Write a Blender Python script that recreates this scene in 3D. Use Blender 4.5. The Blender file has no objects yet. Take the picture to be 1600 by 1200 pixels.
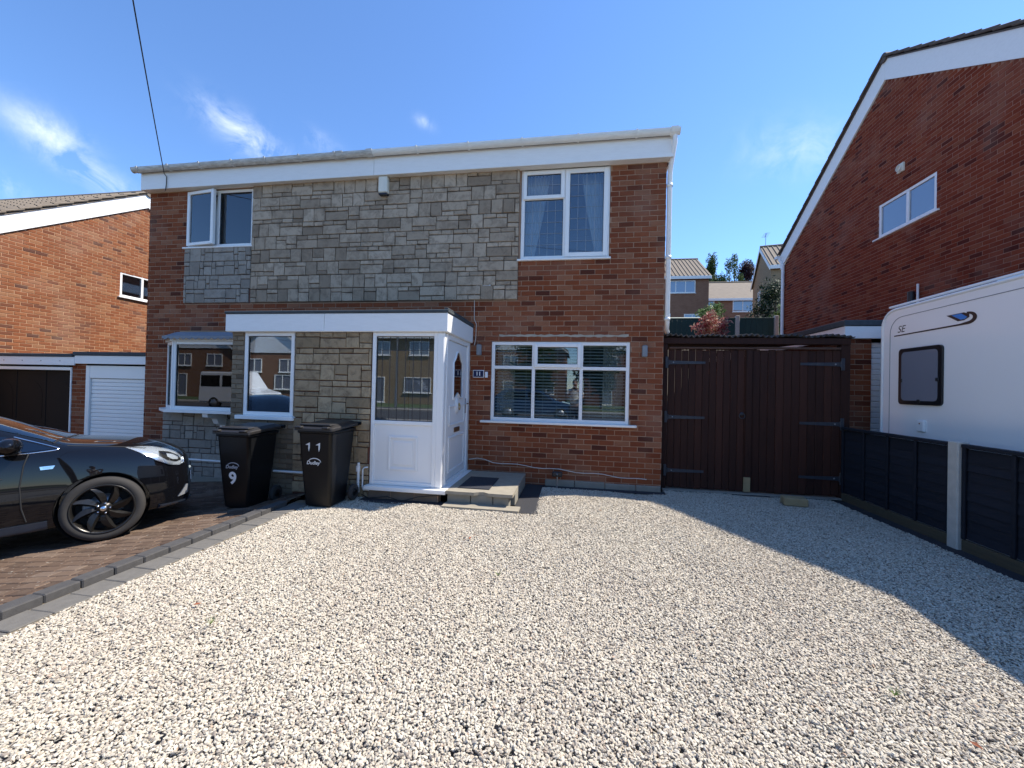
import bpy, bmesh, math, random
import numpy as np
from mathutils import Vector, Matrix
from mathutils.bvhtree import BVHTree

random.seed(11)
R = math.radians
PI = math.pi
scene = bpy.context.scene
COL = scene.collection

# ---------------------------------------------------------------- camera
cam_d = bpy.data.cameras.new('camera')
cam_d.sensor_fit = 'HORIZONTAL'
cam_d.sensor_width = 36.0
cam_d.lens = 14.175
cam_d.clip_start = 0.05
cam_d.clip_end = 2000
cam = bpy.data.objects.new('camera', cam_d)
COL.objects.link(cam)
cr = Vector((0.98773622, 0.1544492, 0.02286073))
cu = Vector((-0.02107487, -0.01319045, 0.99969088))
cf = Vector((-0.154703, 0.98791268, 0.00977369))
cm = Matrix((cr, cu, -cf)).transposed().to_4x4()
cm.translation = Vector((0, 0, 1.45))
cam.matrix_world = cm
scene.camera = cam
CAMPOS = Vector((0, 0, 1.45))

# ---------------------------------------------------------------- sky, sun, exposure
SUN_A, SUN_B = 0.71, 0.29            # shadow offset per metre of height, to -X and -Y
sun_dir = Vector((SUN_A, SUN_B, 1)).normalized()
SUN_EL = math.asin(sun_dir.z)
SUN_AZ = math.atan2(sun_dir.x, sun_dir.y)
w = bpy.data.worlds.new('World')
scene.world = w
w.use_nodes = True
wn, wl = w.node_tree.nodes, w.node_tree.links
wn.clear()
w_out = wn.new('ShaderNodeOutputWorld')
bg = wn.new('ShaderNodeBackground')
sky = wn.new('ShaderNodeTexSky')
sky.sky_type = 'NISHITA'
sky.sun_disc = False
sky.sun_elevation = SUN_EL
sky.sun_rotation = SUN_AZ
sky.altitude = 100
sky.air_density = 1.0
sky.dust_density = 0.0
sky.ozone_density = 10.0
bg.inputs['Strength'].default_value = 0.145
# thin fair-weather clouds: noise on a flat cloud layer, sparse
tc = wn.new('ShaderNodeTexCoord')
sx = wn.new('ShaderNodeSeparateXYZ')
wl.new(tc.outputs['Generated'], sx.inputs[0])
def wmath(op, a, b=None, c=None):
    n = wn.new('ShaderNodeMath'); n.operation = op
    for i, v in enumerate((a, b, c)):
        if v is None: continue
        if isinstance(v, (int, float)): n.inputs[i].default_value = v
        else: wl.new(v, n.inputs[i])
    return n.outputs[0]
zz = wmath('MAXIMUM', sx.outputs[2], 0.04)
cx = wmath('DIVIDE', sx.outputs[0], zz)
cy = wmath('DIVIDE', sx.outputs[1], zz)
cv = wn.new('ShaderNodeCombineXYZ')
wl.new(cx, cv.inputs[0]); wl.new(cy, cv.inputs[1])
def wnoise(scale, det, rough, dist, loc, src=None):
    mp = wn.new('ShaderNodeMapping')
    mp.inputs['Location'].default_value = loc
    wl.new(src or cv.outputs[0], mp.inputs[0])
    n = wn.new('ShaderNodeTexNoise')
    n.inputs['Scale'].default_value = scale
    n.inputs['Detail'].default_value = det
    n.inputs['Roughness'].default_value = rough
    n.inputs['Distortion'].default_value = dist
    wl.new(mp.outputs[0], n.inputs['Vector'])
    return n.outputs['Fac']
n_big = wnoise(0.55, 2, 0.5, 0.2, (3.1, 1.7, 0))
n_fine = wnoise(13.0, 9, 0.62, 0.5, (0.4, 0.9, 0), tc.outputs['Generated'])
def spot(direction, width, height, amt):
    """one drifting cloud: a soft patch round a direction, broken up by the noise"""
    d = Vector(direction).normalized()
    side = Vector((d.y, -d.x, 0)).normalized()
    up = side.cross(d)
    def dot(v):
        n = wn.new('ShaderNodeVectorMath'); n.operation = 'DOT_PRODUCT'
        wl.new(tc.outputs['Generated'], n.inputs[0]); n.inputs[1].default_value = v
        return n.outputs['Value']
    tilt = 0.35
    s2 = side * math.cos(tilt) - up * math.sin(tilt)
    u2 = side * math.sin(tilt) + up * math.cos(tilt)
    a = wmath('DIVIDE', dot(s2), width)
    b = wmath('DIVIDE', dot(u2), height)
    rr = wmath('ADD', wmath('MULTIPLY', a, a), wmath('MULTIPLY', b, b))
    g = wmath('POWER', 2.718, wmath('MULTIPLY', rr, -1.0))
    fr = wmath('GREATER_THAN', dot(d), 0.0)
    return wmath('MULTIPLY', wmath('MULTIPLY', g, fr), amt)
sp = None
for (dv, wd, hh, am) in (((-0.791, 0.486, 0.37), 0.05, 0.028, 0.85),
        ((-0.608, 0.652, 0.453), 0.075, 0.03, 0.95),
        ((-0.773, 0.545, 0.324), 0.075, 0.022, 0.8),
        ((-0.839, 0.464, 0.282), 0.03, 0.015, 0.6),
        ((-0.317, 0.779, 0.54), 0.022, 0.012, 0.5),
        ((0.401, 0.801, 0.444), 0.1, 0.05, 0.38),
        ((-0.506, 0.72, 0.475), 0.04, 0.02, 0.35)):
    s = spot(dv, wd * .85, hh * .85, am * .8)
    sp = s if sp is None else wmath('ADD', sp, s)
wisp = wmath('MULTIPLY', wmath('SUBTRACT', n_fine, 0.42), 4.2)
wisp = wmath('MAXIMUM', wmath('MINIMUM', wisp, 1.0), 0.0)
general = wmath('MULTIPLY', wmath('MAXIMUM', wmath('SUBTRACT', n_big, 0.66), 0.0), 1.6)
cloud = wmath('MULTIPLY', wmath('ADD', sp, general), wisp)
cloud = wmath('MINIMUM', cloud, 0.9)
mixc = wn.new('ShaderNodeMix'); mixc.data_type = 'RGBA'
wl.new(cloud, mixc.inputs['Factor'])
wl.new(sky.outputs[0], mixc.inputs['A'])
mixc.inputs['B'].default_value = (4.6, 5.0, 5.7, 1)
wl.new(mixc.outputs['Result'], bg.inputs['Color'])
wl.new(bg.outputs[0], w_out.inputs[0])

sd = bpy.data.lights.new('sun', 'SUN')
sd.energy = 4.3
sd.angle = R(0.53)
sd.color = (1.0, 0.94, 0.85)
sun = bpy.data.objects.new('sun', sd)
COL.objects.link(sun)
sun.rotation_euler = (-sun_dir).to_track_quat('-Z', 'Y').to_euler()
sun.location = sun_dir * 60

vs = scene.view_settings
vs.view_transform = 'Standard'
vs.look = 'None'
vs.exposure = 0.95
vs.gamma = 1.0
vs.use_curve_mapping = False
scene.render.engine = 'CYCLES'
scene.cycles.max_bounces = 8
scene.cycles.transparent_max_bounces = 16
scene.cycles.caustics_reflective = False
scene.cycles.caustics_refractive = False
scene.cycles.use_denoising = True

# ================================================================ materials
class NT:
    def __init__(s, name):
        s.m = bpy.data.materials.new(name); s.m.use_nodes = True
        s.n, s.l = s.m.node_tree.nodes, s.m.node_tree.links
        s.n.clear()
        s.out = s.n.new('ShaderNodeOutputMaterial')
        s.p = s.n.new('ShaderNodeBsdfPrincipled')
        s.l.new(s.p.outputs[0], s.out.inputs[0])
        s._oc = None
    def set(s, **k):
        nm = dict(rough='Roughness', metal='Metallic', spec='Specular IOR Level', coat='Coat Weight', coat_rough='Coat Roughness', ior='IOR', col='Base Color', sss='Subsurface Weight', sheen='Sheen Weight')
        for a, v in k.items():
            inp = s.p.inputs[nm[a]]
            if hasattr(v, 'is_linked') or hasattr(v, 'links'): s.l.new(v, inp)
            else: inp.default_value = (v[0], v[1], v[2], 1) if a == 'col' else v
        return s
    @property
    def oc(s):
        if s._oc is None: s._oc = s.n.new('ShaderNodeTexCoord').outputs['Object']
        return s._oc
    @property
    def pos(s):
        if not hasattr(s, '_g'): s._g = s.n.new('ShaderNodeNewGeometry')
        return s._g.outputs['Position']
    def noise(s, scale, det=3, rough=.55, vec=None, dist=0, stretch=None):
        v = vec if vec is not None else s.pos
        if stretch:
            mp = s.n.new('ShaderNodeMapping'); mp.inputs['Scale'].default_value = stretch
            s.l.new(v, mp.inputs[0]); v = mp.outputs[0]
        n = s.n.new('ShaderNodeTexNoise')
        n.inputs['Scale'].default_value = scale; n.inputs['Detail'].default_value = det
        n.inputs['Roughness'].default_value = rough; n.inputs['Distortion'].default_value = dist
        s.l.new(v, n.inputs['Vector'])
        return n.outputs['Fac']
    def math(s, op, a, b=None, clamp=False):
        n = s.n.new('ShaderNodeMath'); n.operation = op; n.use_clamp = clamp
        for i, v in enumerate((a, b)):
            if v is None: continue
            if isinstance(v, (int, float)): n.inputs[i].default_value = v
            else: s.l.new(v, n.inputs[i])
        return n.outputs[0]
    def mix(s, f, a, b, mode='MIX'):
        n = s.n.new('ShaderNodeMix'); n.data_type = 'RGBA'; n.blend_type = mode
        for k, v in (('Factor', f), ('A', a), ('B', b)):
            i = n.inputs[k] if k == 'Factor' else [q for q in n.inputs if q.name == k and q.type == 'RGBA'][0]
            if isinstance(v, (int, float)): i.default_value = v if k == 'Factor' else (v, v, v, 1)
            elif isinstance(v, tuple): i.default_value = (v[0], v[1], v[2], 1)
            else: s.l.new(v, i)
        return [q for q in n.outputs if q.type == 'RGBA'][0]
    def ramp(s, f, stops):
        n = s.n.new('ShaderNodeValToRGB')
        e = n.color_ramp.elements
        while len(e) < len(stops): e.new(0.5)
        for i, (p, c) in enumerate(stops):
            e[i].position = p
            e[i].color = (c[0], c[1], c[2], 1) if isinstance(c, tuple) else (c, c, c, 1)
        s.l.new(f, n.inputs[0])
        return n.outputs[0]
    def bump(s, h, strength=.3, dist=.01):
        n = s.n.new('ShaderNodeBump')
        n.inputs['Strength'].default_value = strength; n.inputs['Distance'].default_value = dist
        s.l.new(h, n.inputs['Height']); s.l.new(n.outputs[0], s.p.inputs['Normal'])
        return s
    def attr(s, name):
        n = s.n.new('ShaderNodeAttribute'); n.attribute_name = name
        return n
    def pv(s):
        """per piece value: obj.color.r on single pieces, the 'pv' attribute on joined ones"""
        oi = s.n.new('ShaderNodeObjectInfo')
        sep = s.n.new('ShaderNodeSeparateColor'); s.l.new(oi.outputs['Color'], sep.inputs[0])
        a = s.attr('pv')
        return s.math('ADD', sep.outputs[0], a.outputs['Fac'])

MAT = {}
def plain(name, col, rough=.5, metal=0, var=.12, scale=8, bump=0, spec=.5, coat=0):
    t = NT(name)
    f = t.noise(scale, 4)
    c = t.mix(f, tuple(x * (1 - var) for x in col), tuple(min(1, x * (1 + var)) for x in col))
    t.set(col=c, rough=rough, metal=metal, spec=spec, coat=coat)
    if bump: t.bump(t.noise(scale * 12, 4), bump, .004)
    MAT[name] = t.m
    return t

def brickmat(name, dark, mid, light, odd, soot=.25):
    t = NT(name)
    v = t.pv()
    c = t.ramp(v, [(0, dark), (.025, dark), (.17, mid), (.72, light), (.96, odd), (1.0, odd)])
    n = t.noise(26, 5, .65)
    c = t.mix(t.math('MULTIPLY', n, .55), c, tuple(x * .55 for x in mid), 'MIX')
    n2 = t.noise(.8, 3)
    c = t.mix(t.math('MULTIPLY', t.ramp(n2, [(.42, 0.), (.7, 1.)]), soot), c, (.07, .05, .045), 'MIX')
    n3 = t.noise(1.3, 3, .5)
    c = t.mix(t.math('MULTIPLY', t.ramp(n3, [(.5, 0.), (.75, 1.)]), .22), c, (.36, .27, .21), 'MIX')
    t.set(col=c, rough=.95, spec=.1).bump(t.noise(90, 4, .7), .5, .004)
    MAT[name] = t.m
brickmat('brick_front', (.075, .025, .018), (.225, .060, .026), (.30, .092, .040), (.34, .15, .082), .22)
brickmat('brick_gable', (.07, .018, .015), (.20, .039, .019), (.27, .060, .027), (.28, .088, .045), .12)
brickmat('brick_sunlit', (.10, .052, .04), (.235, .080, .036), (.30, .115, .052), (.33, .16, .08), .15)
brickmat('brick_buff', (.13, .10, .07), (.22, .165, .11), (.30, .235, .16), (.33, .26, .17), .3)
def mortarmat(name, col):
    t = NT(name)
    n = t.noise(5, 5, .65)
    c = t.mix(n, tuple(x * .72 for x in col), tuple(x * 1.15 for x in col))
    t.set(col=c, rough=.95, spec=.1).bump(t.noise(160, 3), .5, .004)
    MAT[name] = t.m
mortarmat('mortar_front', (.40, .25, .165))
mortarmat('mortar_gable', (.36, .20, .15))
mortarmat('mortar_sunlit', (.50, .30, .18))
mortarmat('mortar_repair', (.42, .37, .29))
mortarmat('mortar_red', (.17, .075, .055))
mortarmat('mortar_grey', (.17, .125, .095))
mortarmat('mortar_buff', (.22, .165, .115))
def stonemat(name, a, b, c_, dirt):
    t = NT(name)
    v = t.pv()
    c = t.ramp(v, [(0, a), (.45, b), (1, c_)])
    n = t.noise(9, 6, .7, dist=.6)
    c = t.mix(t.math('MULTIPLY', t.ramp(n, [(.46, 0.), (.68, 1.)]), .75), c, dirt)
    n2 = t.noise(60, 4, .7)
    c = t.mix(t.math('MULTIPLY', n2, .35), c, tuple(x * .6 for x in b))
    t.set(col=c, rough=.95, spec=.1).bump(t.noise(34, 6, .7), .7, .012)
    MAT[name] = t.m
stonemat('stone_grey', (.27, .205, .145), (.44, .345, .25), (.55, .44, .325), (.165, .122, .085))
stonemat('stone_blue', (.27, .235, .195), (.35, .31, .26), (.42, .375, .315), (.20, .175, .145))
stonemat('stone_tan', (.27, .195, .115), (.40, .295, .18), (.50, .38, .235), (.13, .093, .06))

def farbrick(name, c1, c2, mortar, bw=.22, bh=.0768):
    t = NT(name)
    g = t.n.new('ShaderNodeNewGeometry')
    ab = t.n.new('ShaderNodeVectorMath'); ab.operation = 'ABSOLUTE'; t.l.new(g.outputs['Normal'], ab.inputs[0])
    s1 = t.n.new('ShaderNodeSeparateXYZ'); t.l.new(ab.outputs[0], s1.inputs[0])
    s2 = t.n.new('ShaderNodeSeparateXYZ'); t.l.new(g.outputs['Position'], s2.inputs[0])
    u = t.math('ADD', t.math('MULTIPLY', s2.outputs[0], s1.outputs[1]), t.math('MULTIPLY', s2.outputs[1], s1.outputs[0]))
    cb = t.n.new('ShaderNodeCombineXYZ'); t.l.new(u, cb.inputs[0]); t.l.new(s2.outputs[2], cb.inputs[1])
    b = t.n.new('ShaderNodeTexBrick')
    b.inputs['Scale'].default_value = 1; b.inputs['Brick Width'].default_value = bw; b.inputs['Row Height'].default_value = bh
    b.inputs['Mortar Size'].default_value = .006; b.inputs['Color1'].default_value = (*c1, 1); b.inputs['Color2'].default_value = (*c2, 1)
    b.inputs['Mortar'].default_value = (*mortar, 1)
    t.l.new(cb.outputs[0], b.inputs['Vector'])
    c = t.mix(t.math('MULTIPLY', t.noise(1.5, 4), .35), b.outputs['Color'], tuple(x * .5 for x in c1))
    t.set(col=c, rough=.9, spec=.2)
    MAT[name] = t.m
farbrick('far_brick_red', (.20, .075, .045), (.28, .12, .075), (.36, .26, .2))
farbrick('far_brick_brown', (.24, .11, .065), (.30, .15, .09), (.36, .26, .19))
farbrick('far_brick_buff', (.30, .20, .11), (.37, .26, .15), (.42, .34, .25))

plain('upvc', (.84, .825, .79), .32, var=.03, scale=3)
def weathered_upvc(name, base, grime, amt):
    t = NT(name)
    n = t.noise(14, 5, .7, stretch=(.5, 1, 2.5))
    c = t.mix(t.math('MULTIPLY', t.ramp(n, [(.4, 0.), (.75, 1.)]), amt), base, grime)
    t.set(col=c, rough=.42)
    MAT[name] = t.m
weathered_upvc('gutter_old', (.60, .59, .55), (.22, .2, .16), .85)
weathered_upvc('gutter_new', (.80, .79, .74), (.5, .47, .4), .35)
weathered_upvc('fascia_white', (.85, .835, .80), (.68, .66, .62), .3)
plain('felt', (.05, .06, .065), .85, var=.3, scale=20, bump=.4)
plain('lead_grey', (.20, .22, .25), .6, var=.25, scale=14)
plain('lead_strip', (.30, .31, .32), .5, metal=.3)
plain('lead_dark', (.05, .052, .055), .5, metal=.3)
plain('black_plastic', (.018, .018, .02), .45, var=.2)
plain('grey_plastic', (.22, .23, .24), .5)
plain('metal_grey', (.35, .36, .37), .35, metal=.8)
plain('chrome', (.75, .76, .78), .12, metal=1, var=.02)
plain('brass', (.55, .36, .12), .3, metal=1)
plain('bronze', (.25, .16, .09), .4, metal=.8)
plain('room', (.16, .15, .14), .9, var=.2, scale=2)
plain('room_floor', (.10, .075, .055), .8)
plain('net', (.75, .75, .74), .9)
plain('blind_white', (.78, .79, .80), .5, var=.03)
plain('concrete', (.25, .23, .185), .92, var=.25, scale=9, bump=.5)
plain('concrete_post', (.45, .43, .38), .92, var=.2, scale=14, bump=.5)
plain('footing', (.17, .125, .09), .95, var=.35, scale=9, bump=.5)
plain('slab', (.29, .255, .195), .92, var=.22, scale=10, bump=.4)
plain('mat_rubber', (.022, .024, .032), .9, var=.2, scale=60, bump=.6)
plain('navy', (.02, .025, .075), .25)
plain('white_paint', (.82, .82, .82), .45, var=.03)
plain('cream', (.74, .70, .58), .45, var=.06)
plain('cable_black', (.012, .012, .012), .6)
plain('cable_white', (.62, .58, .52), .6)
plain('membrane', (.028, .028, .032), .95, var=.3, scale=30, bump=.5)
plain('soil', (.075, .06, .045), .95, var=.3, scale=3)
plain('grass_ground', (.06, .09, .03), .95, var=.4, scale=2)
plain('asphalt', (.055, .055, .058), .9, var=.25, scale=6, bump=.4)
plain('paving', (.28, .26, .23), .92, var=.2, scale=5)
plain('block_dark', (.062, .058, .055), .9, var=.35, scale=22, bump=.5)
plain('block_mid', (.13, .12, .105), .92, var=.25, scale=22, bump=.5)
plain('sand', (.19, .15, .095), .95, var=.25, scale=30, bump=.4)
plain('bin_plastic', (.0065, .0068, .0075), .40, var=.25, scale=6, spec=.28)
plain('bin_lid', (.022, .020, .019), .42, var=.35, scale=9)
plain('sticker', (.74, .74, .73), .5)
plain('sticker_dull', (.42, .43, .45), .6)
plain('rubber', (.03, .028, .026), .85, var=.25, scale=20)
plain('timber_block', (.33, .25, .13), .85, var=.3, scale=15, bump=.3)
plain('hinge_iron', (.035, .04, .05), .55, var=.3, scale=20)
plain('caravan_white', (.88, .87, .84), .25, var=.02, scale=2, coat=.3)
plain('caravan_black', (.012, .012, .014), .3)
plain('decal_blue', (.03, .22, .62), .4)
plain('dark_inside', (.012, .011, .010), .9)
plain('leaf_litter', (.25, .075, .03), .8)
plain('bark', (.09, .07, .05), .95, var=.3, scale=12)
plain('green_fence', (.010, .045, .040), .7, var=.15, scale=4)
plain('shed_felt', (.33, .35, .28), .85)
plain('curtain', (.75, .73, .68), .9, var=.1, scale=5)
plain('door_dark', (.007, .005, .004), .7, spec=.2)
plain('skin', (.50, .30, .22), .55, var=.06)
plain('shirt', (.78, .77, .75), .85, var=.04)
plain('trousers', (.03, .035, .06), .85, var=.15)
plain('hair', (.05, .035, .025), .7, var=.3, scale=40)
plain('phone', (.015, .015, .017), .25)
plain('solar', (.03, .035, .05), .2)

def wood(name, a, b, grain=(9, 9, .6), dirt=.3):
    t = NT(name)
    n = t.noise(6, 6, .65, dist=.8, stretch=grain)
    c = t.mix(n, a, b)
    v = t.pv()
    c = t.mix(t.math('MULTIPLY', v, .6), c, tuple(x * 1.7 for x in b))
    t.set(col=c, rough=.78, spec=.3).bump(n, .35, .006)
    MAT[name] = t.m
wood('gate_wood', (.008, .0035, .0027), (.060, .021, .012), (7, 7, .45))
wood('gate_rail', (.05, .025, .016), (.13, .07, .045), (.8, 9, 9))
wood('fence_navy', (.005, .0065, .010), (.014, .017, .026), (9, .6, 9))
wood('gravel_board', (.045, .038, .024), (.11, .09, .058), (9, .6, 9))

def corrugated(name, c1, c2):
    t = NT(name)
    n = t.noise(3, 6, .6)
    t.set(col=t.mix(n, c1, c2), rough=.85)
    MAT[name] = t.m
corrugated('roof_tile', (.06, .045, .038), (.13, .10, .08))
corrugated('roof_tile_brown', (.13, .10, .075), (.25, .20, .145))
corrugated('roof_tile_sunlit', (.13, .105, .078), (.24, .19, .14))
corrugated('corrugated_dark', (.03, .028, .03), (.08, .075, .07))

def glassmat(name, tint, refl, rough=.0, base=None):
    """a pane: what is behind it seen through, plus the mirror of the street in front"""
    m = bpy.data.materials.new(name); m.use_nodes = True
    n, l = m.node_tree.nodes, m.node_tree.links
    n.clear()
    out = n.new('ShaderNodeOutputMaterial')
    tr = n.new('ShaderNodeBsdfTransparent'); tr.inputs[0].default_value = (*tint, 1)
    gl = n.new('ShaderNodeBsdfGlossy'); gl.inputs['Roughness'].default_value = rough
    gl.inputs[0].default_value = (.95, .97, 1, 1)
    fr = n.new('ShaderNodeFresnel'); fr.inputs[0].default_value = 1.5
    ml = n.new('ShaderNodeMath'); ml.operation = 'MULTIPLY_ADD'; ml.use_clamp = True
    l.new(fr.outputs[0], ml.inputs[0]); ml.inputs[1].default_value = 1.1; ml.inputs[2].default_value = refl
    mx = n.new('ShaderNodeMixShader')
    l.new(ml.outputs[0], mx.inputs[0])
    if base:
        df = n.new('ShaderNodeBsdfDiffuse'); df.inputs[0].default_value = (*base, 1)
        l.new(df.outputs[0], mx.inputs[1])
    else:
        l.new(tr.outputs[0], mx.inputs[1])
    l.new(gl.outputs[0], mx.inputs[2])
    l.new(mx.outputs[0], out.inputs[0])
    MAT[name] = m
glassmat('glass', (.80, .86, .86), .05)
glassmat('glass_strong', (.60, .66, .68), .13)
glassmat('glass_upper', (.80, .86, .90), .06)
glassmat('glass_frost', (.6, .6, .6), .14, .02, base=(.13, .17, .24))  # blue base colour stands in for sky mirrored in obscured glass
glassmat('glass_car', (.10, .13, .13), .06)
glassmat('glass_screen', (.35, .42, .36), .10)
glassmat('glass_smoke', (.3, .3, .3), .05, .03, base=(.20, .21, .25))
glassmat('glass_lamp', (.85, .88, .9), .10)

def carpaint(name, col, flake=.0):
    t = NT(name)
    t.set(col=col, rough=.45, metal=0, coat=1.0, coat_rough=.02, spec=.0 if flake else .5)
    MAT[name] = t.m
carpaint('paint_black', (.004, .0042, .0055), .35)
carpaint('paint_white', (.78, .78, .77))
carpaint('paint_blue', (.03, .07, .16), .3)
carpaint('paint_skirt', (.02, .026, .038), .4)
plain('alloy_black', (.03, .028, .026), .28, metal=.7, var=.1)
plain('alloy_face', (.05, .047, .043), .3, metal=.8, var=.1)
plain('headlight_reflector', (.85, .87, .9), .16, metal=.75, var=.05, scale=30)
plain('tyre', (.030, .027, .024), .85, var=.2, scale=20)

def leafmat(name, cols, trans=.25):
    t = NT(name)
    g = t.n.new('ShaderNodeNewGeometry')
    c = t.ramp(g.outputs['Random Per Island'], [(i / (len(cols) - 1), q) for i, q in enumerate(cols)])
    t.set(col=c, rough=.6, spec=.3)
    tl = t.n.new('ShaderNodeBsdfTranslucent'); t.l.new(c, tl.inputs[0])
    mx = t.n.new('ShaderNodeMixShader'); mx.inputs[0].default_value = trans
    t.l.new(t.p.outputs[0], mx.inputs[1]); t.l.new(tl.outputs[0], mx.inputs[2]); t.l.new(mx.outputs[0], t.out.inputs[0])
    MAT[name] = t.m
leafmat('leaf_green', [(.03, .06, .015), (.075, .12, .03), (.13, .18, .05)], .4)
leafmat('leaf_bright', [(.05, .10, .02), (.12, .19, .04), (.22, .27, .07)])
leafmat('leaf_dark', [(.008, .022, .008), (.018, .04, .012), (.04, .07, .02)])
leafmat('leaf_purple', [(.02, .008, .012), (.045, .015, .022), (.07, .03, .035)])
leafmat('leaf_pink', [(.30, .05, .05), (.45, .13, .12), (.55, .33, .24), (.42, .36, .22)])

t = NT('pebble')
oi = t.n.new('ShaderNodeObjectInfo')
c = t.ramp(oi.outputs['Random'], [(0, (.18, .145, .115)), (.07, (.28, .235, .185)), (.2, (.44, .38, .29)), (.5, (.54, .48, .37)), (.78, (.615, .55, .43)), (.95, (.67, .605, .485)), (.99, (.55, .44, .32)), (1, (.45, .30, .2))])
big = t.noise(.9, 4, .6)
c = t.mix(t.math('MULTIPLY', t.ramp(big, [(.4, 0.), (.7, 1.)]), .32), c, (.42, .345, .26))
c = t.mix(t.math('MULTIPLY', t.noise(130, 4, .6), .35), c, (.38, .355, .33))
t.set(col=c, rough=.9, spec=.2)
MAT['pebble'] = t.m
t = NT('gravel_bed')
vo = t.n.new('ShaderNodeTexVoronoi'); vo.inputs['Scale'].default_value = 38; t.l.new(t.pos, vo.inputs['Vector'])
c = t.mix(t.math('MULTIPLY', t.noise(1.2, 4), .5), vo.outputs['Color'], (.45, .42, .38))
hs = t.n.new('ShaderNodeHueSaturation'); hs.inputs['Saturation'].default_value = .08; hs.inputs['Value'].default_value = .55; t.l.new(c, hs.inputs['Color'])
t.set(col=hs.outputs[0], rough=.95, spec=.1).bump(vo.outputs['Distance'], .9, .02)
MAT['gravel_bed'] = t.m
t = NT('paver')
v = t.pv()
c = t.ramp(v, [(0, (.085, .056, .040)), (.4, (.115, .075, .052)), (.8, (.14, .095, .067)), (1, (.165, .12, .09))])
n = t.noise(7, 6, .72)
c = t.mix(t.math('MULTIPLY', t.ramp(n, [(.5, 0.), (.66, 1.)]), .25), c, (.24, .18, .125))
n = t.noise(38, 3, .5)
c = t.mix(t.math('MULTIPLY', t.ramp(n, [(.66, 0.), (.73, 1.)]), .6), c, (.5, .46, .38))
t.set(col=c, rough=.92, spec=.2).bump(t.noise(120, 4), .5, .004)
MAT['paver'] = t.m

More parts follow.
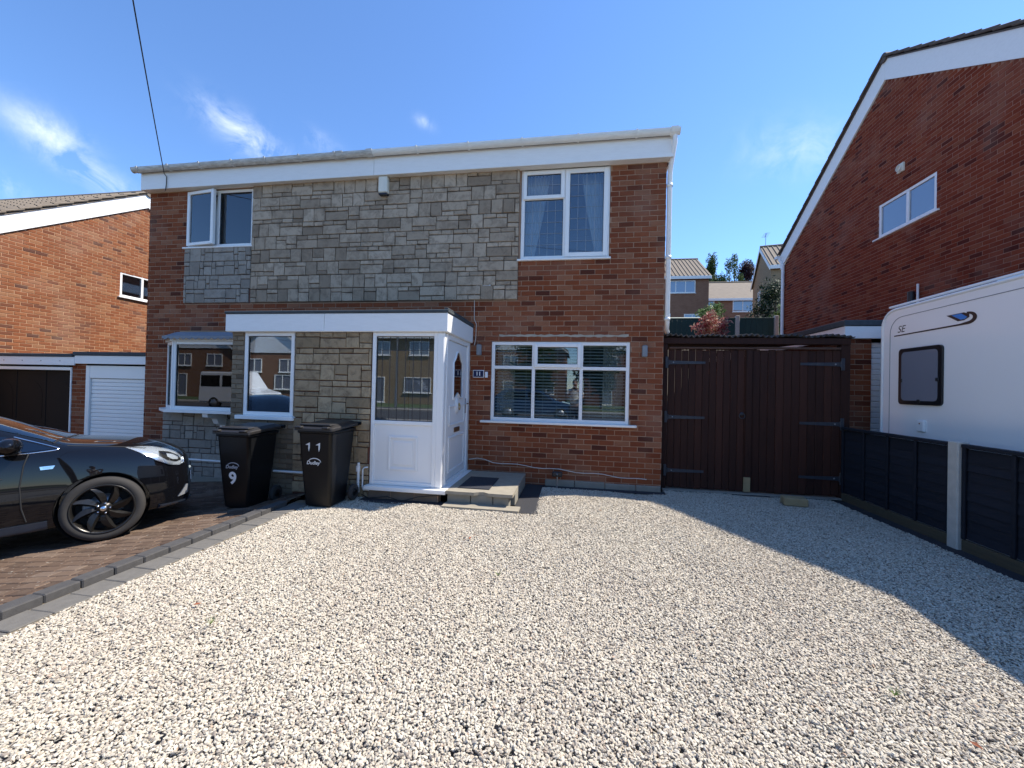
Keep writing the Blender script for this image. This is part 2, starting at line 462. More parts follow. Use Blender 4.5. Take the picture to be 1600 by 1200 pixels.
# ================================================================ mesh helpers
class MB:
    def __init__(s): s.v, s.f, s.pv, s.sm = [], [], [], []
    def add(s, vs, fs, pv=None, smooth=False):
        o = len(s.v)
        s.v += [tuple(p) for p in vs]
        for f in fs:
            s.f.append(tuple(i + o for i in f)); s.pv.append(0.0 if pv is None else pv); s.sm.append(smooth)
        return s
    def box(s, x0, x1, y0, y1, z0, z1, pv=None):
        vs = [(x0, y0, z0), (x1, y0, z0), (x1, y1, z0), (x0, y1, z0), (x0, y0, z1), (x1, y0, z1), (x1, y1, z1), (x0, y1, z1)]
        return s.add(vs, [(0, 3, 2, 1), (4, 5, 6, 7), (0, 1, 5, 4), (1, 2, 6, 5), (2, 3, 7, 6), (3, 0, 4, 7)], pv)
    def bbox(s, x0, x1, y0, y1, z0, z1, b=.004, pv=None, M=None):
        b = min(b, (x1 - x0) * .45, (y1 - y0) * .45, (z1 - z0) * .45)
        vs, idx = [], {}
        for ix, (xo, sxn) in enumerate(((x0, 1), (x1, -1))):
            for iy, (yo, syn) in enumerate(((y0, 1), (y1, -1))):
                for iz, (zo, szn) in enumerate(((z0, 1), (z1, -1))):
                    for k in range(3):
                        p = [xo + sxn * b, yo + syn * b, zo + szn * b]
                        p[k] = (xo, yo, zo)[k]
                        idx[ix, iy, iz, k] = len(vs); vs.append(p)
        I = lambda a, b_, c, k: idx[a, b_, c, k]
        fs = []
        for q in (0, 1):
            fs.append([I(q, 0, 0, 0), I(q, 1, 0, 0), I(q, 1, 1, 0), I(q, 0, 1, 0)][::1 if q else -1])
            fs.append([I(0, q, 0, 1), I(1, q, 0, 1), I(1, q, 1, 1), I(0, q, 1, 1)][::-1 if q else 1])
            fs.append([I(0, 0, q, 2), I(1, 0, q, 2), I(1, 1, q, 2), I(0, 1, q, 2)][::1 if q else -1])
        for a in (0, 1):
            for c in (0, 1):
                fs.append([I(0, a, c, 1), I(1, a, c, 1), I(1, a, c, 2), I(0, a, c, 2)][::1 if a == c else -1][::-1 if 1 else 1])
                fs.append([I(a, 0, c, 0), I(a, 1, c, 0), I(a, 1, c, 2), I(a, 0, c, 2)][::1 if a == c else -1])
                fs.append([I(a, c, 0, 0), I(a, c, 1, 0), I(a, c, 1, 1), I(a, c, 0, 1)][::-1 if a == c else 1])
                for d in (0, 1):
                    t3 = [I(a, c, d, 0), I(a, c, d, 1), I(a, c, d, 2)]
                    fs.append(t3 if (a + c + d) % 2 else t3[::-1])
        if M is not None: vs = [M @ Vector(p) for p in vs]
        return s.add(vs, fs, pv)
    def quad(s, a, b, c, d, pv=None): return s.add([a, b, c, d], [(0, 1, 2, 3)], pv)
    def prism(s, poly, y0, y1, axis='y', pv=None):
        """poly of (u,v); extruded along axis"""
        n = len(poly)
        def P(u, v, t): return (u, t, v) if axis == 'y' else ((t, u, v) if axis == 'x' else (u, v, t))
        vs = [P(u, v, y0) for u, v in poly] + [P(u, v, y1) for u, v in poly]
        fs = [tuple(range(n)), tuple(range(2 * n - 1, n - 1, -1))]
        fs += [(i, i + n, (i + 1) % n + n, (i + 1) % n) for i in range(n)]
        return s.add(vs, fs, pv)
    def tube(s, path, r, seg=8, cap=True, r1=None):
        pts = [Vector(p) for p in path]
        n = len(pts); o = []
        prev = None
        for i, p in enumerate(pts):
            d = (pts[min(i + 1, n - 1)] - pts[max(i - 1, 0)]).normalized()
            if prev is None:
                a = d.orthogonal().normalized()
            else:
                a = (prev - d * prev.dot(d)).normalized()
            prev = a
            b = d.cross(a)
            rr = r if r1 is None else r + (r1 - r) * i / (n - 1)
            o += [p + (a * math.cos(2 * PI * k / seg) + b * math.sin(2 * PI * k / seg)) * rr for k in range(seg)]
        fs = [(i * seg + k, i * seg + (k + 1) % seg, (i + 1) * seg + (k + 1) % seg, (i + 1) * seg + k) for i in range(n - 1) for k in range(seg)]
        s.add(o, fs, smooth=True)
        if cap:
            s.add(o[:seg], [tuple(range(seg))[::-1]]); s.add(o[-seg:], [tuple(range(seg))])
        return s
    def lathe(s, prof, seg=32, axis='y', c=(0, 0, 0), smooth=True, close=False):
        """prof: (radius, along)"""
        vs, fs = [], []
        n = len(prof)
        for k in range(seg):
            a = 2 * PI * k / seg
            for r, h in prof:
                p = (r * math.cos(a), h, r * math.sin(a)) if axis == 'y' else ((h, r * math.cos(a), r * math.sin(a)) if axis == 'x' else (r * math.cos(a), r * math.sin(a), h))
                vs.append((p[0] + c[0], p[1] + c[1], p[2] + c[2]))
        for k in range(seg):
            for i in range(n - (0 if close else 1)):
                j = (i + 1) % n
                fs.append((k * n + i, k * n + j, ((k + 1) % seg) * n + j, ((k + 1) % seg) * n + i))
        return s.add(vs, fs, smooth=smooth)
    def mesh(s, name, mat, fix=True):
        me = bpy.data.meshes.new(name)
        me.from_pydata(s.v, [], s.f)
        me.polygons.foreach_set('use_smooth', s.sm)
        if any(s.pv):
            a = me.attributes.new('pv', 'FLOAT', 'FACE'); a.data.foreach_set('value', s.pv)
        if mat: me.materials.append(MAT[mat])
        if fix:
            bm = bmesh.new(); bm.from_mesh(me); bmesh.ops.recalc_face_normals(bm, faces=bm.faces); bm.to_mesh(me); bm.free()
        me.update()
        return me
    def build(s, name, mat, parent=None, loc=(0, 0, 0), rot=None, fix=True):
        return put(name, s.mesh(name, mat, fix), parent, loc, rot)

def put(name, me, parent=None, loc=(0, 0, 0), rot=None):
    o = bpy.data.objects.new(name, me); COL.objects.link(o)
    o.location = loc
    o.color = (0, 0, 0, 1)
    if rot: o.rotation_euler = rot
    if parent: o.parent = parent
    return o
def empty(name, loc=(0, 0, 0), rot=None, parent=None):
    o = bpy.data.objects.new(name, None); COL.objects.link(o)
    o.location = loc; o.empty_display_size = .2
    if rot: o.rotation_euler = rot
    if parent: o.parent = parent
    return o
def tag(o, label=None, cat=None, group=None, kind=None):
    if label: o['label'] = label
    if cat: o['category'] = cat
    if group: o['group'] = group
    if kind: o['kind'] = kind
    return o
def struct(o): o['kind'] = 'structure'; return o
def copy_tree(o, parent=None):
    c = o.copy(); COL.objects.link(c); c.parent = parent
    for ch in o.children: copy_tree(ch, c)
    return c
def text_mesh(txt, size, extrude=.0005, shear=0, bold=0):
    cu_ = bpy.data.curves.new('lettering', 'FONT'); cu_.body = txt; cu_.size = size
    cu_.extrude = extrude; cu_.align_x = 'CENTER'; cu_.align_y = 'CENTER'; cu_.shear = shear; cu_.offset = bold
    cu_.resolution_u = 4
    o = bpy.data.objects.new('lettering', cu_); COL.objects.link(o)
    bpy.context.view_layer.update()
    me = bpy.data.meshes.new_from_object(o.evaluated_get(bpy.context.evaluated_depsgraph_get()))
    bpy.data.objects.remove(o); bpy.data.curves.remove(cu_)
    return me
def text(name, txt, size, mat, parent, loc, rot, **k):
    me = text_mesh(txt, size, **k); me.materials.clear(); me.materials.append(MAT[mat])
    return put(name, me, parent, loc, rot)

# one brick-like piece; outward is -Y, plane of the mortar at y=0
def piece(mb, u0, u1, v0, v1, proud, jit=.002, ch=.004, rnd=random, pv=None):
    j = lambda: rnd.uniform(-jit, jit)
    b = [(u0 + j(), .012, v0 + j()), (u1 + j(), .012, v0 + j()), (u1 + j(), .012, v1 + j()), (u0 + j(), .012, v1 + j())]
    ch = min(ch, (u1 - u0) * .3, (v1 - v0) * .3)
    e = [(p[0], -proud + ch * .8, p[2]) for p in b]
    sgn = ((1, 1), (-1, 1), (-1, -1), (1, -1))
    f = [(p[0] + q[0] * ch, -proud + j() * .6, p[2] + q[1] * ch) for p, q in zip(b, sgn)]
    vs = b + e + f
    fs = [(8, 9, 10, 11)]
    for i in range(4):
        k = (i + 1) % 4
        fs.append((i, k, 4 + k, 4 + i)); fs.append((4 + i, 4 + k, 8 + k, 8 + i))
    mb.add(vs, fs, pv)

def rects_minus(u0, u1, v0, v1, holes):
    us = sorted({u0, u1, *[min(max(h[k], u0), u1) for h in holes for k in (0, 1)]})
    vs_ = sorted({v0, v1, *[min(max(h[k], v0), v1) for h in holes for k in (2, 3)]})
    out = []
    for a, b in zip(us, us[1:]):
        for c, d in zip(vs_, vs_[1:]):
            m, n = (a + b) / 2, (c + d) / 2
            if b - a > 1e-6 and d - c > 1e-6 and not any(h[0] < m < h[1] and h[2] < n < h[3] for h in holes): out.append((a, b, c, d))
    return out
def shell(name, mat, parent, loc, rot, poly_rects, holes=(), depth=.12):
    """mortar face of a wall with window reveals"""
    mb = MB()
    for (a, b, c, d) in poly_rects: mb.quad((a, 0, c), (b, 0, c), (b, 0, d), (a, 0, d))
    for (a, b, c, d) in holes:
        mb.quad((a, 0, c), (a, depth, c), (a, depth, d), (a, 0, d)); mb.quad((b, 0, c), (b, 0, d), (b, depth, d), (b, depth, c))
        mb.quad((a, 0, d), (a, depth, d), (b, depth, d), (b, 0, d)); mb.quad((a, 0, c), (b, 0, c), (b, depth, c), (a, depth, c))
    return mb.build(name, mat, parent, loc, rot, fix=False)

def lay_bricks(wall, interval_fn, v_start, v_end, mat, pitch=.22, course=.0768, joint=.0105, proud=.006, nmax=300, seed=1, name='brick', pvr=(0, 1), offset=0.0, jit=.0018):
    """running bond in the wall's own frame; the nearest nmax whole bricks are single objects"""
    rnd = random.Random(seed)
    full, cut = [], []
    row = 0
    v = v_start
    while v < v_end - .02:
        for (a, b) in interval_fn(v + .01, min(v + course - joint, v_end)):
            k = math.floor((a - offset - (row % 2) * pitch / 2) / pitch)
            u = offset + (row % 2) * pitch / 2 + k * pitch
            while u < b:
                p, q = max(u, a), min(u + pitch - joint, b)
                if q - p > .022:
                    top = min(v + course - joint, v_end)
                    (full if q - p > pitch - joint - 1e-4 and top - v > course - joint - 1e-4 else cut).append((p, q, v, top))
                u += pitch
        v += course; row += 1
    M = wall.matrix_world if False else Matrix.LocRotScale(wall.location, wall.rotation_euler, None)
    full.sort(key=lambda r: (M @ Vector(((r[0] + r[1]) / 2, 0, (r[2] + r[3]) / 2)) - CAMPOS).length)
    vals = lambda: min(.999, max(.002, rnd.random() ** .9 * (pvr[1] - pvr[0]) + pvr[0]))
    variants = []
    for i in range(8):
        mb = MB(); piece(mb, -(pitch - joint) / 2, (pitch - joint) / 2, -(course - joint) / 2, (course - joint) / 2, proud, rnd=rnd, jit=jit)
        variants.append(mb.mesh(name, mat, fix=False))
    for r in full[:nmax]:
        o = put(name, variants[rnd.randrange(8)], wall, ((r[0] + r[1]) / 2, rnd.uniform(-.0015, .001), (r[2] + r[3]) / 2), (0, rnd.uniform(-.004, .004), 0))
        o.color = (vals(), 0, 0, 1)
    mb = MB()
    for r in full[nmax:] + cut: piece(mb, *r, proud + rnd.uniform(-.0015, .0015), rnd=rnd, pv=vals(), jit=jit)
    if mb.f:
        o = mb.build(name + 's' if not name.endswith('s') else name, mat, wall, fix=False); o['kind'] = 'stuff'

def ashlar(wall, u0, u1, v0, v1, mat, row=.2135, unit=.195, joint=.011, proud=.030, seed=5, nmax=300, wild=False, budget=[300]):
    """coursed random stone facing: square stones, long stones over or under pairs of slips"""
    rnd = random.Random(seed)
    st = []
    nrow = max(1, round((v1 - v0) / row)); row = (v1 - v0) / nrow
    for r in range(nrow):
        a = v0 + r * row; b = a + row
        u = u0 - rnd.uniform(0, unit * .7)
        while u < u1:
            wl_ = unit * rnd.uniform(.93, 1.07)
            k = rnd.random()
            th = a + row * rnd.choice((.30, .33, .36)); tt = b - row * rnd.choice((.30, .33, .36))
            if wild and k < .25:
                w3 = wl_ * .38; m = (a + b) / 2 + rnd.uniform(-.03, .03)
                st += [(u, u + w3, a, m), (u, u + w3, m, b), (u + w3, u + wl_ * 1.15, a, tt), (u + w3, u + wl_ * 1.15, tt, b)]; wl_ *= 1.15
            elif k < .40: st.append((u, u + wl_, a, b))
            elif k < .58:
                wl_ *= 2; m = u + wl_ * rnd.uniform(.42, .58)
                st += [(u, u + wl_, th, b), (u, m, a, th), (m, u + wl_, a, th)]
            elif k < .76:
                wl_ *= 2; m = u + wl_ * rnd.uniform(.42, .58)
                st += [(u, u + wl_, a, tt), (u, m, tt, b), (m, u + wl_, tt, b)]
            elif k < .88: st += [(u, u + wl_, th, b), (u, u + wl_, a, th)]
            else: st += [(u, u + wl_, a, tt), (u, u + wl_, tt, b)]
            u += wl_
    st = [(max(p, u0), min(q, u1), c, d) for p, q, c, d in st]
    st = [s_ for s_ in st if s_[1] - s_[0] > .035]
    st.sort(key=lambda s_: -(s_[1] - s_[0]) * (s_[3] - s_[2]))
    mb = MB()
    for i, (p, q, c, d) in enumerate(st):
        h = joint / 2
        val = min(.99, max(.01, rnd.gauss(.5, .25)))
        if i < nmax and budget[0] > 0:
            budget[0] -= 1
            m1 = MB(); cu_, cv_ = (p + q) / 2, (c + d) / 2
            piece(m1, p + h - cu_, q - h - cu_, c + h - cv_, d - h - cv_, proud + rnd.uniform(-.006, .007), jit=.003, ch=.007, rnd=rnd)
            o = m1.build('stone', mat, wall, (cu_, 0, cv_), fix=False); o.color = (val, 0, 0, 1)
        else:
            piece(mb, p + h, q - h, c + h, d - h, proud + rnd.uniform(-.006, .007), jit=.003, ch=.007, rnd=rnd, pv=val)
    if mb.f:
        o = mb.build('stones', mat, wall, fix=False); o['kind'] = 'stuff'

# ---------------------------------------------------------------- windows
def frame_rect(mb, x0, x1, z0, z1, t, y0, y1, b=.005):
    mb.bbox(x0, x0 + t, y0, y1, z0, z1, b); mb.bbox(x1 - t, x1, y0, y1, z0, z1, b)
    mb.bbox(x0 + t - .001, x1 - t + .001, y0 + .002, y1 - .002, z0, z0 + t, b); mb.bbox(x0 + t - .001, x1 - t + .001, y0 + .002, y1 - .002, z1 - t, z1, b)
def pane(parent, x0, x1, z0, z1, y, mat='glass'):
    mb = MB(); mb.box(x0, x1, y, y + .004, z0, z1)
    return mb.build('pane', mat, parent)
def gasket(mb, x0, x1, z0, z1, y):
    g = .008
    mb.box(x0, x0 + g, y, y + .01, z0, z1); mb.box(x1 - g, x1, y, y + .01, z0, z1); mb.box(x0 + g, x1 - g, y, y + .01, z0, z0 + g); mb.box(x0 + g, x1 - g, y, y + .01, z1 - g, z1)

# ================================================================ setting
# ground: one sheet to the horizon; falls gently to the left, rises as a hillside behind the houses
def ground_z(x, y):
    z = -.12
    if x < -3.3: z -= min(.13 * (-3.3 - x) ** .75, 1.3)
    if y > 8.5:
        k = min(max((y - 8.5) / 7.5, 0), 1); z += 3.4 * k * k * (3 - 2 * k)
        if y > 16: z += min((y - 16), 60) * .155
    return z - .02
mb = MB()
xs = [-900, -300, -120, -60, -30] + [-20 + i for i in range(0, 61)] + [60, 90, 160, 400, 900]
ys = [-900, -300, -120, -60, -30, -20, -12, -6] + [-3 + i * .75 for i in range(0, 40)] + [30, 36, 45, 60, 80, 120, 300, 900]
idx = {}
for i, x in enumerate(xs):
    for j, y in enumerate(ys):
        idx[i, j] = len(mb.v); mb.v.append((x, y, ground_z(x, y)))
for i in range(len(xs) - 1):
    for j in range(len(ys) - 1):
        mb.f.append((idx[i, j], idx[i + 1, j], idx[i + 1, j + 1], idx[i, j + 1])); mb.pv.append(0); mb.sm.append(True)
struct(mb.build('ground', 'soil', fix=False))

# gravel bed and stones
def in_gravel_rects(ymin):
    return [(-3.115, 3.52, ymin, 4.72), (-3.115, -2.66, 4.72, 4.86), (-.44, 3.52, 4.72, 5.93), (1.3, 3.52, 5.93, 6.2)]
mb = MB()
for a, b, c, d in in_gravel_rects(-4.4): mb.quad((a, c, -.045), (b, c, -.045), (b, d, -.045), (a, d, -.045))
struct(mb.build('gravel_bed', 'gravel_bed', fix=False))
mb = MB()
for a, b, c, d in in_gravel_rects(.3):
    nx, ny = max(1, int((b - a) / .12)), max(1, int((d - c) / .12))
    for i in range(nx):
        for j in range(ny):
            x0, x1 = a + (b - a) * i / nx, a + (b - a) * (i + 1) / nx
            y0, y1 = c + (d - c) * j / ny, c + (d - c) * (j + 1) / ny
            hz = lambda x, y: -.004 + .007 * math.sin(x * 2.3 + 1.3 * math.sin(y * 1.7)) * math.sin(y * 2.9 + x * .8) + .004 * math.sin(7 * x + 3 * y) - .008 * (math.exp(-((x - .95 - .05 * math.sin(y)) / .16) ** 2) + math.exp(-((x + .55 - .05 * math.sin(y)) / .16) ** 2))
            mb.quad((x0, y0, hz(x0, y0)), (x1, y0, hz(x1, y0)), (x1, y1, hz(x1, y1)), (x0, y1, hz(x0, y1)))
gravel = mb.build('gravel', 'pebble', fix=False)
tag(gravel, 'white and grey crushed stone gravel covering the drive', 'gravel', kind='stuff')
ng = bpy.data.node_groups.new('gravel_stones', 'GeometryNodeTree')
ng.interface.new_socket('Geometry', in_out='INPUT', socket_type='NodeSocketGeometry')
ng.interface.new_socket('Geometry', in_out='OUTPUT', socket_type='NodeSocketGeometry')
gi, go = ng.nodes.new('NodeGroupInput'), ng.nodes.new('NodeGroupOutput')
L = ng.links.new
dist = ng.nodes.new('GeometryNodeDistributePointsOnFaces'); dist.distribute_method = 'RANDOM'
dist.inputs['Density'].default_value = 13000; dist.inputs['Seed'].default_value = 4
L(gi.outputs[0], dist.inputs['Mesh'])
def rv(lo, hi, seed, typ='FLOAT_VECTOR'):
    n = ng.nodes.new('FunctionNodeRandomValue'); n.data_type = typ
    ins = [q for q in n.inputs if q.enabled]
    mn = [q for q in n.inputs if q.name == 'Min' and q.enabled][0]; mx_ = [q for q in n.inputs if q.name == 'Max' and q.enabled][0]
    mn.default_value = lo; mx_.default_value = hi
    [q for q in n.inputs if q.name == 'Seed'][0].default_value = seed
    return [q for q in n.outputs if q.enabled][0]
join = ng.nodes.new('GeometryNodeJoinGeometry')
for k in range(4):
    ico = ng.nodes.new('GeometryNodeMeshIcoSphere'); ico.inputs['Radius'].default_value = .5; ico.inputs['Subdivisions'].default_value = 1 if k < 3 else 2
    sp_ = ng.nodes.new('GeometryNodeSetPosition')
    tn = ng.nodes.new('ShaderNodeTexNoise'); tn.noise_dimensions = '4D'; tn.inputs['W'].default_value = 3.7 * k; tn.inputs['Scale'].default_value = 1.6; tn.inputs['Detail'].default_value = 1
    sb = ng.nodes.new('ShaderNodeVectorMath'); sb.operation = 'SUBTRACT'; sb.inputs[1].default_value = (.5, .5, .5)
    sc_ = ng.nodes.new('ShaderNodeVectorMath'); sc_.operation = 'SCALE'; sc_.inputs['Scale'].default_value = .95
    L(tn.outputs['Color'], sb.inputs[0]); L(sb.outputs[0], sc_.inputs[0])
    L(ico.outputs['Mesh'], sp_.inputs['Geometry']); L(sc_.outputs[0], sp_.inputs['Offset'])
    sm_ = ng.nodes.new('GeometryNodeSetMaterial'); sm_.inputs['Material'].default_value = MAT['pebble']
    L(sp_.outputs[0], sm_.inputs[0])
    sh_ = ng.nodes.new('GeometryNodeSetShadeSmooth'); sh_.inputs['Shade Smooth'].default_value = False
    L(sm_.outputs[0], sh_.inputs[0])
    gti = ng.nodes.new('GeometryNodeGeometryToInstance')
    L(sh_.outputs[0], gti.inputs[0]); L(gti.outputs[0], join.inputs[0])
iop = ng.nodes.new('GeometryNodeInstanceOnPoints')
iop.inputs['Pick Instance'].default_value = True
off = ng.nodes.new('GeometryNodeSetPosition')
L(dist.outputs['Points'], off.inputs['Geometry']); L(rv((-.004, -.004, -.006), (.004, .004, .008), 8), off.inputs['Offset'])
L(off.outputs[0], iop.inputs['Points']); L(join.outputs[0], iop.inputs['Instance'])
L(rv(0, 3, 3, 'INT'), iop.inputs['Instance Index'])
L(rv((-.6, -.6, 0), (.6, .6, 6.283), 5), iop.inputs['Rotation'])
L(rv((.0105, .0085, .006), (.0245, .017, .0115), 6), iop.inputs['Scale'])
jn = ng.nodes.new('GeometryNodeJoinGeometry')
L(iop.outputs[0], jn.inputs[0])
L(jn.outputs[0], go.inputs[0])
gm = gravel.modifiers.new('gravel_stones', 'NODES'); gm.node_group = ng

# weed membrane edges
mb = MB()
mb.quad((3.50, -.5, .001), (3.70, -.5, .001), (3.70, 6.25, .001), (3.50, 6.25, .001))
mb.quad((-.44, 5.91, .001), (1.32, 5.91, .001), (1.32, 6.1, .001), (-.44, 6.1, .001))
mb.quad((-2.66, 4.66, .001), (-.40, 4.66, .001), (-.40, 4.9, .001), (-2.66, 4.9, .001))
mb.quad((-.70, 4.9, .001), (-.42, 4.9, .001), (-.42, 6.1, .001), (-.70, 6.1, .001))
mb.quad((1.32, 6.16, .001), (3.7, 6.16, .001), (3.7, 6.4, .001), (1.32, 6.4, .001))
struct(mb.build('weed_membrane', 'membrane', fix=False))

# neighbour's block-paved drive, falling to the left
def drive_z(x): return .03 - .15 * max(-3.42 - x, 0) ** .7
mb = MB()
xs = [-3.43 - .25 * i for i in range(0, 40)]
for a, b in zip(xs, xs[1:]): mb.quad((b, -4.4, drive_z(b) - .012), (a, -4.4, drive_z(a) - .012), (a, 6.6, drive_z(a) - .012), (b, 6.6, drive_z(b) - .012))
drive = struct(mb.build('driveway', 'sand', fix=False))
rnd = random.Random(9)
pm = []
for i in range(5):
    m1 = MB(); m1.bbox(-.098, .098, -.048, .048, -.03, 0, .006); pm.append(m1.mesh('paver_block', 'paver'))
cells = []
row = 0; y = .6
while y < 6.5:
    x = -3.43 - (.1 if row % 2 else 0)
    while x > -8:
        cells.append((x - .1, y + .05)); x -= .2
    y += .1; row += 1
vis = [c for c in cells if c[0] > -4.6 and 1.6 < c[1] < 4.9]
vis.sort(key=lambda c: c[0] * -1 + abs(c[1] - 3) * .35)
single = set(vis[:300])
mb = MB()
for c in cells:
    sl = math.atan2(drive_z(c[0] + .1) - drive_z(c[0] - .1), .2)
    val = rnd.random()
    dz = drive_z(c[0]) + rnd.uniform(-.002, .002)
    if c in single:
        o = put('paver_block', pm[rnd.randrange(5)], drive, (c[0], c[1], dz), (rnd.uniform(-.01, .01), -sl + rnd.uniform(-.01, .01), rnd.uniform(-.01, .01)))
        o.color = (max(val, .01), 0, 0, 1)
    else:
        M = Matrix.Translation((c[0], c[1], dz)) @ Matrix.Rotation(-sl, 4, 'Y')
        mb.bbox(-.098, .098, -.048, .048, -.03, 0, .005, pv=max(val, .01), M=M)
o = mb.build('paver_blocks', 'paver', drive); o['kind'] = 'stuff'

# kerb of dark blocks and the flat course beside it
kerb = struct(MB().quad((-3.34, -4.4, .003), (-3.10, -4.4, .003), (-3.10, 4.55, .003), (-3.34, 4.55, .003)).build('kerb', 'sand', fix=False))
m1 = MB(); m1.bbox(-.055, .055, -.0975, .0975, -.06, .058, .008); k1 = m1.mesh('kerb_block', 'block_dark')
m1 = MB(); m1.bbox(-.096, .096, -.098, .098, -.05, .012, .005); k2 = m1.mesh('edging_block', 'block_mid')
y = -.6
while y < 4.35:
    put('kerb_block', k1, kerb, (-3.372 + rnd.uniform(-.006, .006), y, rnd.uniform(-.004, .004)), (rnd.uniform(-.012, .012), rnd.uniform(-.02, .02), rnd.uniform(-.012, .012)))
    put('edging_block', k2, kerb, (-3.212 + rnd.uniform(-.004, .004), y + .12, rnd.uniform(-.003, .003)), (rnd.uniform(-.01, .01), rnd.uniform(-.01, .01), rnd.uniform(-.01, .01)))
    y += .2

# road, pavements across the front (reflected in the panes)
struct(MB().quad((-60, -12.5, -.035), (60, -12.5, -.035), (60, -6.4, -.035), (-60, -6.4, -.035)).build('road', 'asphalt', fix=False))
p = MB().box(-60, 60, -6.4, -4.4, -.2, .02).build('pavement', 'paving'); struct(p)
p = MB().box(-60, 60, -14.3, -12.5, -.2, .05).build('pavement', 'paving'); struct(p)
struct(MB().quad((-60, -40, .02), (60, -40, .02), (60, -14.3, .02), (-60, -14.3, .02)).build('lawn', 'grass_ground', fix=False))

# ================================================================ the pair of houses
YF = 6.1
house = empty('semi_detached_house', (0, 0, 0))
tag(house, 'brick semi-detached pair with grey stone facing and white flat-roofed porch', 'house')
# window openings in the front wall (u0,u1,v0,v1)
W_UR = (-.88, .46, 3.41, 4.79)
W_UL = (-6.81, -5.50, 3.78, 4.78)
W_LW = (-1.29, .79, .94, 2.165)
W_BAY = (-6.92, -4.9, .92, 2.16)
HX0, HX1, TOP = -7.59, 1.25, 4.80
openings = [W_UR, W_UL, W_LW, W_BAY]
wall = shell('wall', 'mortar_front', house, (0, YF, 0), None, rects_minus(HX0, HX1, -.6, 5.2, openings), openings)
no_brick = openings + [(-5.50, -.90, 2.795, 5.2), (-6.82, -5.50, 2.795, 3.78), (-6.9, -4.7, 2.1, 2.3), (-4.70, -1.62, -.6, 2.40), (-7.16, -4.6, -.6, .92), (-6.95, -4.7, .9, 2.2)]
def front_iv(v0, v1):
    m = (v0 + v1) / 2
    cuts = sorted((h[0], h[1]) for h in no_brick if h[2] < v1 - .02 and h[3] > v0 + .02)
    iv, a = [], HX0
    for p, q in cuts:
        if p > a: iv.append((a, p))
        a = max(a, q)
    if a < HX1: iv.append((a, HX1))
    return iv
lay_bricks(wall, front_iv, .10 - .0768 * 7, TOP, 'brick_front', seed=3, offset=HX1 % .22)
# plain brick shell: flank, back, party
mb = MB()
mb.quad((HX1, YF, -.6), (HX1, YF + 7.9, -.6), (HX1, YF + 7.9, 5.2), (HX1, YF, 5.2)); mb.quad((HX0, YF + 7.9, -.6), (HX0, YF, -.6), (HX0, YF, 5.2), (HX0, YF + 7.9, 5.2))
mb.quad((HX1, YF + 7.9, -.6), (HX0, YF + 7.9, -.6), (HX0, YF + 7.9, 5.2), (HX1, YF + 7.9, 5.2))
for x in (HX0, HX1): mb.add([(x, YF, 5.2), (x, YF + 7.9, 5.2), (x, YF + 3.95, 7.2)], [(0, 1, 2)])
mb.build('side_wall', 'far_brick_red', house, fix=False)
# concrete plinth blocks along the foot of the wall
rnd = random.Random(2)
x = -.42
while x < 1.2:
    w_ = min(.44, 1.25 - x)
    MB().bbox(x + .004, x + w_ - .004, YF - .035, YF + .02, -.05, .085 + rnd.uniform(-.006, .004), .008).build('plinth_block', 'concrete', house)
    x += .44
MB().box(-7.2, -4.7, YF - .05, YF + .01, -.6, -.2).build('plinth', 'concrete', house)

# stone facing
clad = shell('stone_cladding', 'mortar_grey', house, (0, YF - .006, 0), None, [(-5.50, -.90, 2.795, 4.80)])
ashlar(clad, -5.50, -.90, 2.80, 4.80, 'stone_grey', seed=5, budget=[300])
clad2 = shell('stone_cladding', 'mortar_red', house, (0, YF - .006, 0), None, [(-6.82, -5.505, 2.795, 3.775)])
ashlar(clad2, -6.82, -5.505, 2.80, 3.76, 'stone_blue', seed=8, wild=True, row=.24, unit=.21, budget=[200])
clad3 = shell('stone_cladding', 'mortar_red', house, (0, YF - .006, 0), None, [(-7.16, -4.7, -.55, .90)])
ashlar(clad3, -7.16, -4.7, -.5, .90, 'stone_blue', seed=12, wild=True, row=.235, unit=.22, budget=[200])

# rooms behind the panes
def room(x0, x1, z0, z1, y0=YF + .12, depth=3.2):
    mb = MB()
    a, b = y0, y0 + depth
    mb.quad((x0, a, z0), (x0, b, z0), (x0, b, z1), (x0, a, z1)); mb.quad((x1, a, z0), (x1, a, z1), (x1, b, z1), (x1, b, z0))
    mb.quad((x0, b, z0), (x1, b, z0), (x1, b, z1), (x0, b, z1)); mb.quad((x0, a, z1), (x0, b, z1), (x1, b, z1), (x1, a, z1))
    mb.quad((x0, a, z0), (x1, a, z0), (x1, b, z0), (x0, b, z0))
    mb.build('room', 'room', house, fix=False)
room(-2.9, 1.15, 2.75, 5.0); room(-7.5, -3.4, 2.75, 5.0); room(-2.9, 1.15, .1, 2.45, depth=4); room(-7.5, -3.4, .1, 2.45)

